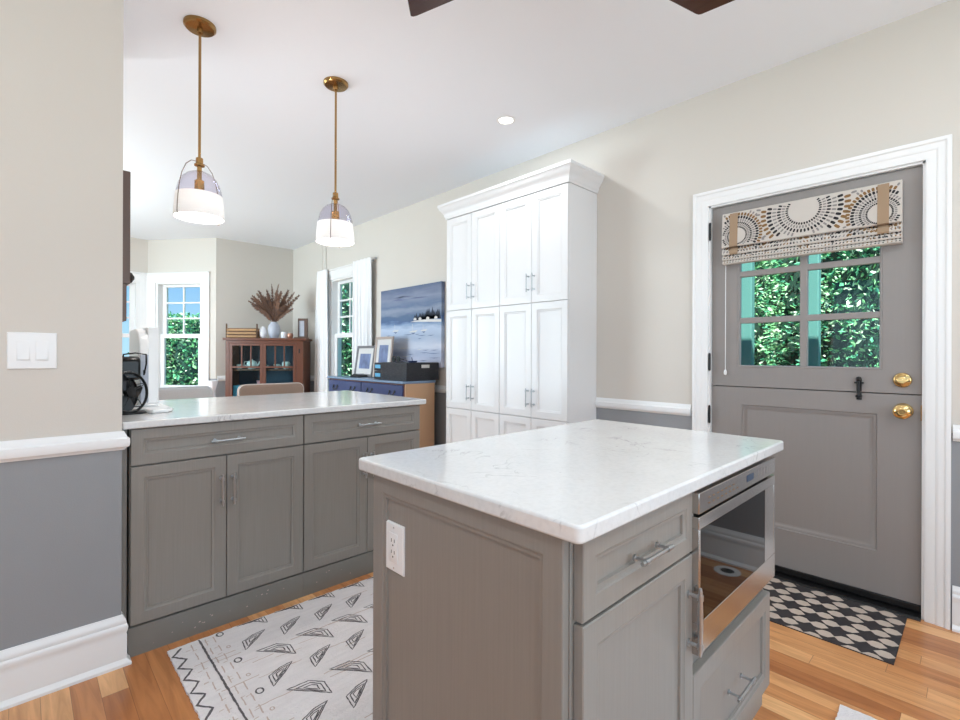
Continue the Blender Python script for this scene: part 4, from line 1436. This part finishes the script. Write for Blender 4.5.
# on top of the hutch
bk = thing('wicker_tray', 'slatted wicker tray with upright end posts on top of the hutch', 'tray', hl(0.165, 0.17, HT), rotz=HROT, local=True)
for k in range(3):
    part('slat_row', MB().box(-0.18, -0.10, 0.008 + 0.042 * k, 0.18, 0.10, 0.036 + 0.042 * k), M_WICKER, bk, bevel=0.004)
part('tray_core', MB().box(-0.17, -0.09, 0.0005, 0.17, 0.09, 0.128), M_WICKERDK, bk)
for sx in (-0.187, 0.187):
    part('post', MB().box(sx - 0.007, -0.095, 0.0005, sx + 0.007, -0.075, 0.185), M_WICKERDK, bk, bevel=0.002)
    part('post', MB().box(sx - 0.0065, 0.075, 0.0005, sx + 0.0065, 0.095, 0.125), M_WICKERDK, bk, bevel=0.002)
hsolo('ceramic_egg', MB().lathe([(0.0, 0.0), (0.025, 0.001), (0.043, 0.03), (0.049, 0.065), (0.044, 0.105), (0.030, 0.140), (0.015, 0.155), (0.0, 0.158)], (0, 0, 0), 28), M_CERAMIC,
      'white egg-shaped vase beside the wicker tray', 'vase', 0.405, 0.15, HT + 0.0005)
va = hsolo('flower_vase', MB().lathe([(0.0, 0.0), (0.045, 0.0), (0.052, 0.008), (0.068, 0.06), (0.077, 0.115), (0.070, 0.165), (0.050, 0.195), (0.040, 0.205), (0.044, 0.215), (0.038, 0.215), (0.034, 0.2), (0.0, 0.19)], (0, 0, 0), 32), M_PALECER,
           'pale grey vase holding brown feathers on the hutch', 'vase', 0.540, 0.16, HT + 0.0005)
fe = thing('feather_bouquet', 'bouquet of dried brown feathers in the grey vase', 'feathers', hl(0.540, 0.16, HT + 0.19), rotz=HROT, local=True)
random.seed(11)
def feather(tipx, tipy, tipz, wd, mi, bend):
    p0 = Vector((random.uniform(-0.02, 0.02), random.uniform(-0.02, 0.02), 0.0))
    p3 = Vector((tipx, tipy, tipz))
    p1 = p0 + Vector((tipx * 0.15, tipy * 0.2, tipz * 0.45))
    p2 = p0.lerp(p3, 0.7) + Vector((0, 0, bend))
    pts = []
    for i in range(13):
        t = i / 12
        pts.append(p0 * (1 - t) ** 3 + p1 * 3 * t * (1 - t) ** 2 + p2 * 3 * t * t * (1 - t) + p3 * t ** 3)
    m = MB()
    m.tube(pts, [0.0035 * (1 - i / 14) for i in range(13)], 6, 1 - mi)
    side0 = Vector((random.uniform(-0.3, 0.3), -0.4, 0)).normalized()
    for i in range(2, 13):
        t = i / 12
        a = pts[i]
        tg = (pts[min(i + 1, 12)] - pts[i - 1]).normalized()
        sd = tg.cross(side0)
        if sd.length < 0.1:
            sd = tg.cross(Vector((1, 0, 0)))
        sd.normalize()
        w0 = wd * 1.25 * (math.sin(PI * min(1, 0.12 + 0.9 * t)) ** 0.6)
        for sg in (-1, 1):
            for q in (-0.5, 0, 0.5, 1.0):
                w = w0 * random.uniform(0.45, 1.15)
                b0 = a + tg * q * 0.018
                e = b0 + sd * sg * w + tg * w * 0.9
                m.add([b0 - tg * 0.006, b0 + tg * 0.006, e + tg * 0.003, e - tg * 0.003], [(0, 1, 2, 3)], mi if (i + int(q * 2)) % 3 else 1 - mi)
    return m
for (tx, tz, wd, mi, bd) in ((-0.285, 0.33, 0.035, 1, 0.05), (-0.23, 0.40, 0.03, 1, 0.03), (-0.17, 0.43, 0.032, 1, 0.0), (-0.12, 0.36, 0.03, 0, 0.0), (-0.06, 0.42, 0.03, 1, 0.0), (0.03, 0.45, 0.034, 0, 0.0),
                             (0.075, 0.52, 0.022, 1, 0.06), (0.13, 0.36, 0.036, 0, 0.0), (0.17, 0.46, 0.032, 1, 0.0), (0.315, 0.40, 0.032, 1, -0.02), (0.21, 0.27, 0.032, 0, 0.0), (0.25, 0.20, 0.026, 1, 0.02),
                             (-0.20, 0.26, 0.03, 0, 0.0), (-0.255, 0.36, 0.028, 0, 0.03), (-0.09, 0.45, 0.028, 1, 0.02), (0.10, 0.43, 0.03, 0, 0.02), (0.26, 0.43, 0.028, 1, -0.01), (0.0, 0.36, 0.034, 1, 0.0), (-0.15, 0.31, 0.03, 1, 0.02), (0.15, 0.24, 0.03, 1, 0.0), (-0.30, 0.29, 0.024, 1, 0.03), (-0.25, 0.24, 0.028, 1, 0.02), (0.07, 0.30, 0.034, 0, 0.0), (-0.03, 0.52, 0.018, 1, 0.06)):
    part('feather', feather(tx, random.uniform(-0.10, 0.06), tz, wd, mi, bd), [M_FEATHER, M_FEATHER2], fe, smooth=0)
hsolo('small_cup', MB().lathe([(0.0, 0.0), (0.034, 0.0), (0.039, 0.02), (0.040, 0.085), (0.036, 0.085), (0.034, 0.02), (0.0, 0.01)], (0, 0, 0), 28), M_CERAMIC, 'small white cup on the hutch right of the vase', 'cup', 0.668, 0.15, HT + 0.0005)
hsolo('copper_votive', MB().lathe([(0.0, 0.0), (0.024, 0.0), (0.036, 0.02), (0.038, 0.045), (0.030, 0.068), (0.026, 0.068), (0.032, 0.045), (0.0, 0.01)], (0, 0, 0), 28), M_COPPER, 'small copper votive holder on the hutch', 'candle holder', 0.752, 0.13, HT + 0.0005)
la = thing('picture_frame', 'taupe standing frame with a pale panel at the right end of the hutch', 'frame', hl(0.885, 0.16, HT), rotz=HROT, local=True)
part('frame_border', MB().box(-0.085, -0.05, 0.0005, 0.085, 0.05, 0.018).box(-0.040, -0.02, 0.0185, 0.080, 0.03, 0.030).box(-0.040, -0.02, 0.235, 0.080, 0.03, 0.265).box(0.040, -0.02, 0.0305, 0.080, 0.03, 0.2345).box(-0.040, -0.02, 0.0305, -0.030, 0.03, 0.2345), M_BROWN, la, bevel=0.002)
part('pale_panel', MB().box(-0.0295, -0.005, 0.0305, 0.0395, 0.005, 0.2345), M_PALECER, la)

# ------------------------------------------------------------------ sideboard and things on it
SX0, SX1, SYA, SYB, SZ = 2.46, 2.822, 3.552, 5.00, 0.935
sd = thing('sideboard', 'dark wood sideboard with blue window sheen and glare in its colours below the seascape painting', 'sideboard', ((SX0 + SX1) / 2, 4.27, 0))
part('sideboard_body', MB().box(SX0 + 0.016, SYA + 0.012, 0.12, SX1, SYB, SZ - 0.0225), M_CHERRY, sd, bevel=0.003)
part('sideboard_top', MB().box(SX0 - 0.012, SYA - 0.004, SZ - 0.022, SX1, SYB + 0.012, SZ), M_BLUESHEEN, sd, bevel=0.004)
part('end_panel', MB().box(SX0 + 0.02, SYA, 0.10, SX1 - 0.012, SYA + 0.0115, SZ - 0.0225), M_GLAREWOOD, sd, bevel=0.002)
Md = face_frame('-X', (SX0, 0, 0))
for za, zb in ((0.745, 0.900), (0.56, 0.735), (0.36, 0.55), (0.15, 0.35)):
    for ya, yb in ((3.575, 4.285), (4.295, 4.985)):
        df = MB().rect_loft(yb - ya, zb - za, [(0, 0), (0, 0.010), (0.006, 0.0155), (0.014, 0.0155)], 0, face_frame('-X', (SX0 + 0.0155, yb, za)))
        do = part('drawer', df, M_NAVY_WINDOWBLUE, sd)
        for hy_ in (ya + 0.16, yb - 0.16):
            zc = (za + zb) / 2
            hm = MB().tube([(-hy_ - 0.040, zc + 0.016, 0.004), (-hy_ - 0.034, zc - 0.012, 0.016), (-hy_, zc - 0.022, 0.020), (-hy_ + 0.034, zc - 0.012, 0.016), (-hy_ + 0.040, zc + 0.016, 0.004)], 0.0055, 8, 0, Md)
            for q in (-0.040, 0.040):
                lathe_out(hm, [(0.014, 0), (0.012, 0.005), (0.0, 0.007)], -hy_ + q, zc + 0.016, Md, 0, 14)
            part('bail_handle', hm, M_BLACK, do)
for lx in (SX0 + 0.03, SX1 - 0.06):
    for ly in (SYA + 0.03, SYB - 0.06):
        part('leg', MB().box(lx, ly, 0.0, lx + 0.04, ly + 0.04, 0.0995), M_CHERRY, sd)

cr = thing('storage_crate', 'large dark woven crate on the end of the dark wood sideboard', 'crate', (2.69, 3.77, SZ))
cx0, cx1, cy0, cy1 = 2.500, 2.871, 3.565, 3.985
c = MB()
zt = SZ + 0.168
c.box(cx0, cy0, SZ + 0.0005, cx1, cy1, zt)
part('crate_body', c, M_DKBOX, cr, bevel=0.004)
part('label_holder', MB().box(2.665, 3.560, SZ + 0.118, 2.755, 3.5645, SZ + 0.148), M_LABEL, cr, label='pale label holder')
for k in range(2):
    bb_ = solo('card_box', MB().box(2.515, 4.00, SZ + 0.0005 + 0.082 * k, 2.66, 4.135, SZ + 0.080 + 0.082 * k).box(2.512, 4.02, SZ + 0.025 + 0.082 * k, 2.5155, 4.115, SZ + 0.060 + 0.082 * k, 1), [M_DKBOX, M_SKYBLUE],
               ('lower' if k == 0 else 'upper') + ' small dark box with a blue label beside the large crate', 'box', (2.6, 4.07, SZ + 0.082 * k), 'small boxes beside the crate', bevel=0.002)
gl = thing('sunglasses', 'dark sunglasses lying on the large crate', 'sunglasses', (2.58, 3.80, zt))
for q in (-0.036, 0.036):
    part('lens', MB().lathe([(0.0, -0.003), (0.028, -0.003), (0.030, 0.0), (0.028, 0.003), (0, 0.003)], (0, 0, 0), 20, 0, face_frame('-X', (2.545, 3.80 + q, zt + 0.0305))), M_BLKGLOSS, gl)
part('temples', MB().tube([(2.545, 3.735, zt + 0.035), (2.66, 3.74, zt + 0.006)], 0.003, 6).tube([(2.545, 3.865, zt + 0.035), (2.66, 3.86, zt + 0.006)], 0.003, 6).tube([(2.545, 3.78, zt + 0.036), (2.545, 3.82, zt + 0.036)], 0.003, 6), M_BLKGLOSS, gl)
tr_ = MB().lathe([(0.0, 0.0), (0.035, 0.0), (0.05, 0.016), (0.045, 0.016), (0.0, 0.004)], (2.62, 3.64, zt + 0.0005), 20)
tr_.tube([(2.62, 3.64, zt + 0.004), (2.62, 3.65, zt + 0.035), (2.61, 3.64, zt + 0.045)], 0.004, 8)
solo('trinket_dish', tr_, M_NAVY_WINDOWBLUE, 'small dark trinket dish on the near end of the crate', 'dish', (2.62, 3.64, zt))

def leaning_frame(label, x, yc, w, h, lean, bordm, z0=SZ):
    root = thing('photo_frame', label, 'picture frame', (x, yc, z0), local=True, group='framed pictures on the sideboard')
    root.rotation_euler = (0, lean, 0)
    M = face_frame('-X', (0, w / 2, 0.0012))
    f = MB()
    bw = 0.026
    f.sweep([(0, 0), (w, 0), (w, h), (0, h)], [(0, 0), (0, 0.020), (-0.006, 0.022), (-bw + 0.004, 0.018), (-bw, 0.014), (-bw, 0)], 0, M, closed=True)
    part('frame_border', f, bordm, root, smooth=30)
    part('mat_board', MB().box(bw, bw, 0.002, w - bw, h - bw, 0.010, 0, M), M_LABEL, root)
    bl = MB()
    iw, ih = w - 2 * bw - 0.10, h - 2 * bw - 0.12
    bl.box(bw + 0.05, bw + 0.06, 0.010, bw + 0.05 + iw, bw + 0.06 + ih, 0.0108, 0, M)
    part('print', bl, M_PHOTO, root, smooth=0)
    part('easel_back', MB().box(0.01, 0.01, -0.006, w - 0.01, h - 0.01, 0.0018, 0, M), M_BROWN, root)
    return root
M_PHOTO = mat('blurred blue print', (110, 124, 160), 0.5, noise=((14, 14, 9), 0.9))
M_FRAMEG = mat('grey frame', (118, 116, 118), 0.4)
M_FRAMET = mat('beige frame', (172, 156, 146), 0.4)
leaning_frame('grey framed picture leaning on the sideboard beside the curtain', 2.695, 4.645, 0.37, 0.335, 0.14, M_FRAMEG)
leaning_frame('beige framed picture leaning on the sideboard behind the small boxes', 2.700, 4.285, 0.32, 0.425, 0.10, M_FRAMET)
solo('folded_cloth', MB().prism([(4.52, SZ + 0.0005), (4.70, SZ + 0.0005), (4.69, SZ + 0.018), (4.62, SZ + 0.034), (4.54, SZ + 0.022)], 2.56, 2.68, 'X'), M_BLACK, 'small dark cloth lying before the grey frame', 'cloth', (2.62, 4.6, SZ), bevel=0.006)

# seascape painting
pa = MB()
PY0, PY1, PZ0, PZ1 = 3.535, 4.590, 1.055, 1.872
pa.box(XR - 0.040, PY0, PZ0, XR - 0.0005, PY1, PZ1, 0)
Mpn = face_frame('-X', (XR - 0.0405, PY1, PZ0))
PW, PH = PY1 - PY0, PZ1 - PZ0
def dab(pts, mi):
    pa.add([(p[0] * PW, p[1] * PH, 0.0008) for p in pts], [tuple(range(len(pts)))], mi, Mpn)
random.seed(5)
# spit of land with white houses and dark firs at the right
dab([(0.52, 0.555), (0.70, 0.548), (1.0, 0.53), (1.0, 0.56), (0.80, 0.575), (0.62, 0.568)], 1)
x = 0.60
while x < 0.99:
    h = random.uniform(0.09, 0.16) * (0.55 + 0.6 * (x - 0.6) / 0.4)
    w = random.uniform(0.045, 0.07)
    dab([(x - w / 2, 0.572), (min(1, x + w / 2), 0.572), (x + w * 0.18, 0.572 + h * 0.6), (x, 0.572 + h), (x - w * 0.2, 0.572 + h * 0.55)], 2)
    x += random.uniform(0.014, 0.028)
for hx_ in (0.58, 0.66, 0.78, 0.90):
    pa.add([((hx_ + a) * PW, (0.572 + b_) * PH, 0.0014) for a, b_ in ((0, 0), (0.045, 0), (0.045, 0.022), (0.022, 0.034), (0, 0.022))], [(0, 1, 2, 3, 4)], 1, Mpn)
for bx_, by_, k in ((0.26, 0.445, 1.5), (0.56, 0.425, 1.7), (0.73, 0.435, 1.3)):
    dab([(bx_ - 0.03 * k, by_ + 0.012), (bx_ - 0.02 * k, by_), (bx_ + 0.035 * k, by_), (bx_ + 0.05 * k, by_ + 0.016 * k)], 1)
    dab([(bx_ - 0.002, by_ + 0.012), (bx_ + 0.003, by_ + 0.012), (bx_ + 0.003, by_ + 0.06 * k), (bx_ - 0.002, by_ + 0.06 * k)], 1)
    dab([(bx_ - 0.015 * k, by_ - 0.006), (bx_ + 0.03 * k, by_ - 0.006), (bx_ + 0.01 * k, by_ - 0.026)], 3)
for k in range(26):
    wx, wy, wl = random.uniform(0.03, 0.85), random.uniform(0.04, 0.40), random.uniform(0.06, 0.22)
    wx2 = min(0.99, wx + wl)
    dab([(wx, wy), ((wx + wx2) / 2, wy - 0.006), (wx2, wy + 0.004), ((wx + wx2) / 2, wy + 0.003)], 3 if k % 3 else 1)
for k in range(12):
    wx, wy, wl = random.uniform(0.03, 0.7), random.uniform(0.66, 0.94), random.uniform(0.10, 0.28)
    wx2 = min(0.99, wx + wl)
    dab([(wx, wy), ((wx + wx2) / 2, wy - 0.004), (wx2, wy + 0.004), ((wx + wx2) / 2, wy + 0.012)], 3)
o = solo('canvas_painting', pa, [M_PAINT, M_LABEL, mat('dark fir paint', (28, 40, 62), 0.6), mat('grey blue paint', (104, 116, 150), 0.6)], 'large canvas painting of a blue harbour with boats on the wall by the pantry', 'painting', (XR, 4.06, PZ0), smooth=0)

# ------------------------------------------------------------------ curtains on the dining window
rod = thing('curtain_rod', 'slim white curtain rod above the dining window', 'curtain rod', (2.85, 5.45, 2.26))
part('rod', MB().tube([(2.886, 4.73, 2.262), (2.886, 6.17, 2.262)], 0.006, 12), M_WPLASTIC, rod)
for yy in (4.72, 6.18):
    part('finial', MB().sphere((2.886, yy, 2.262), 0.014), M_NICKEL, rod)
for yy in (4.80, 6.12):
    part('bracket', MB().box(2.880, yy - 0.006, 2.240, XR - 0.0005, yy + 0.006, 2.257), M_NICKEL, rod)
def curtain(label, y0t, y1t, y0b, y1b, n):
    m = MB()
    rows, cols = 14, n * 8 + 1
    F, B = [], []
    for i in range(rows + 1):
        t = i / rows
        z = 2.275 + (0.02 - 2.275) * t
        ya, yb = y0t + (y0b - y0t) * t ** 0.7, y1t + (y1b - y1t) * t ** 0.7
        rf, rb = [], []
        for j in range(cols):
            s = j / (cols - 1)
            ph = s * n * 2 * PI
            amp = 0.014 + 0.008 * min(1, t * 3)
            w = 2.848 + amp * math.sin(ph + 0.5 * math.sin(3 * t + s * 5))
            y = ya + (yb - ya) * s + 0.006 * math.sin(ph * 2 + t * 4)
            rf.append((w, y, z))
            rb.append((w + 0.002, y, z))
        F.append(rf)
        B.append(rb)
    V = [p for r in F for p in r] + [p for r in B for p in r]
    N = (rows + 1) * cols
    fs = []
    for i in range(rows):
        for j in range(cols - 1):
            a = i * cols + j
            fs.append((a, a + 1, a + cols + 1, a + cols))
            fs.append((N + a, N + a + cols, N + a + cols + 1, N + a + 1))
    m.add(V, fs)
    return solo('curtain', m, M_CURTAIN, label, 'curtain', (2.845, (y0t + y1t) / 2, 0.02), smooth=80, group='white curtains at the dining window')
curtain('white curtain at the hutch side of the dining window', 5.84, 6.10, 5.82, 6.20, 4)
curtain('white curtain at the painting side of the dining window', 4.755, 5.155, 4.76, 5.16, 5)

# ------------------------------------------------------------------ outside
g = MB().box(-14, -6, -0.5, 2.9, 9.2, -0.45).box(3.4, -6, -0.20, 16, 24, -0.12).box(-14, 9.3, -0.20, 3.39, 24, -0.12)
o = struct('ground', g, M_LAWN, smooth=0)
random.seed(21)
def shrub(label, cx, cyy, rx, ry, h, n, leaf, cat='hedge', z0=-0.12):
    m = MB()
    # dense core on a short stem, leaves on a lumpy shell around it
    core = []
    for i in range(9):
        f = i / 8
        k = (math.sin(PI * (0.10 + 0.82 * f)) ** 0.5) * 0.78
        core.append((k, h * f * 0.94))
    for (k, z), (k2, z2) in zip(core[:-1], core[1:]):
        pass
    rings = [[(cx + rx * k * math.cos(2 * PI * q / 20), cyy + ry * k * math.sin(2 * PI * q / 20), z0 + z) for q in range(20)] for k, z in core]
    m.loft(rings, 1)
    for _ in range(n):
        f = random.random()
        a = random.uniform(0, 2 * PI)
        k = (math.sin(PI * (0.08 + 0.86 * f)) ** 0.5) * random.uniform(0.74, 1.0) * (1 + 0.10 * math.sin(5 * a + 7 * f * h) + 0.06 * math.sin(11 * a - 9 * f * h))
        p = Vector((cx + rx * k * math.cos(a), cyy + ry * k * math.sin(a), z0 + h * f + random.uniform(-0.05, 0.05)))
        d = Vector((math.cos(a) + random.gauss(0, .7), math.sin(a) + random.gauss(0, .7), random.gauss(0.15, .6))).normalized()
        sx = d.cross(Vector((random.gauss(0, 1), random.gauss(0, 1), random.gauss(0, 1)))).normalized()
        L = leaf * random.uniform(0.6, 1.4)
        W = L * 0.24
        nn = d.cross(sx) * L * 0.08
        m.add([p, p + d * L * 0.5 + sx * W + nn, p + d * L, p + d * L * 0.5 - sx * W + nn], [(0, 1, 2), (0, 2, 3)], 0)
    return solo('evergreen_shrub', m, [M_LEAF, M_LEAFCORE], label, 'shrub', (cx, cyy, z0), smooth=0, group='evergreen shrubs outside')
shrub('evergreen shrub seen through the left panes of the door', 5.6, 2.02, 0.75, 0.58, 3.3, 18000, 0.052)
shrub('evergreen shrub seen through the right panes of the door', 5.6, 0.64, 0.75, 0.58, 3.3, 18000, 0.052)
shrub('tall evergreen shrub farthest from the door, filling the gap between the nearer two', 7.6, 1.65, 0.9, 2.0, 4.2, 9000, 0.11)
shrub('evergreen shrub seen through the dining side window', 5.8, 10.6, 1.3, 1.8, 4.2, 9000, 0.11)
shrub('evergreen shrub seen through the bay window', 2.50, 11.4, 0.95, 0.9, 2.08, 9000, 0.09)
shrub('evergreen shrub seen at the edge of the wall through the bay window', 0.55, 11.2, 0.62, 0.6, 1.9, 2500, 0.13)
solo('porch_post', MB().box(4.16, 0.815, -0.12, 4.24, 0.885, 3.0).box(4.14, 0.795, -0.12, 4.26, 0.905, 0.05), M_TEALPOST, 'pale porch post seen through the right panes of the door', 'post', (4.2, 0.85, -0.12), bevel=0.006, group='porch posts')
solo('porch_post', MB().box(4.16, 1.255, -0.12, 4.24, 1.345, 3.0).box(4.14, 1.235, -0.12, 4.26, 1.365, 0.05), M_TEALPOST, 'pale porch post seen through the left panes of the door', 'post', (4.2, 1.30, -0.12), bevel=0.006, group='porch posts')
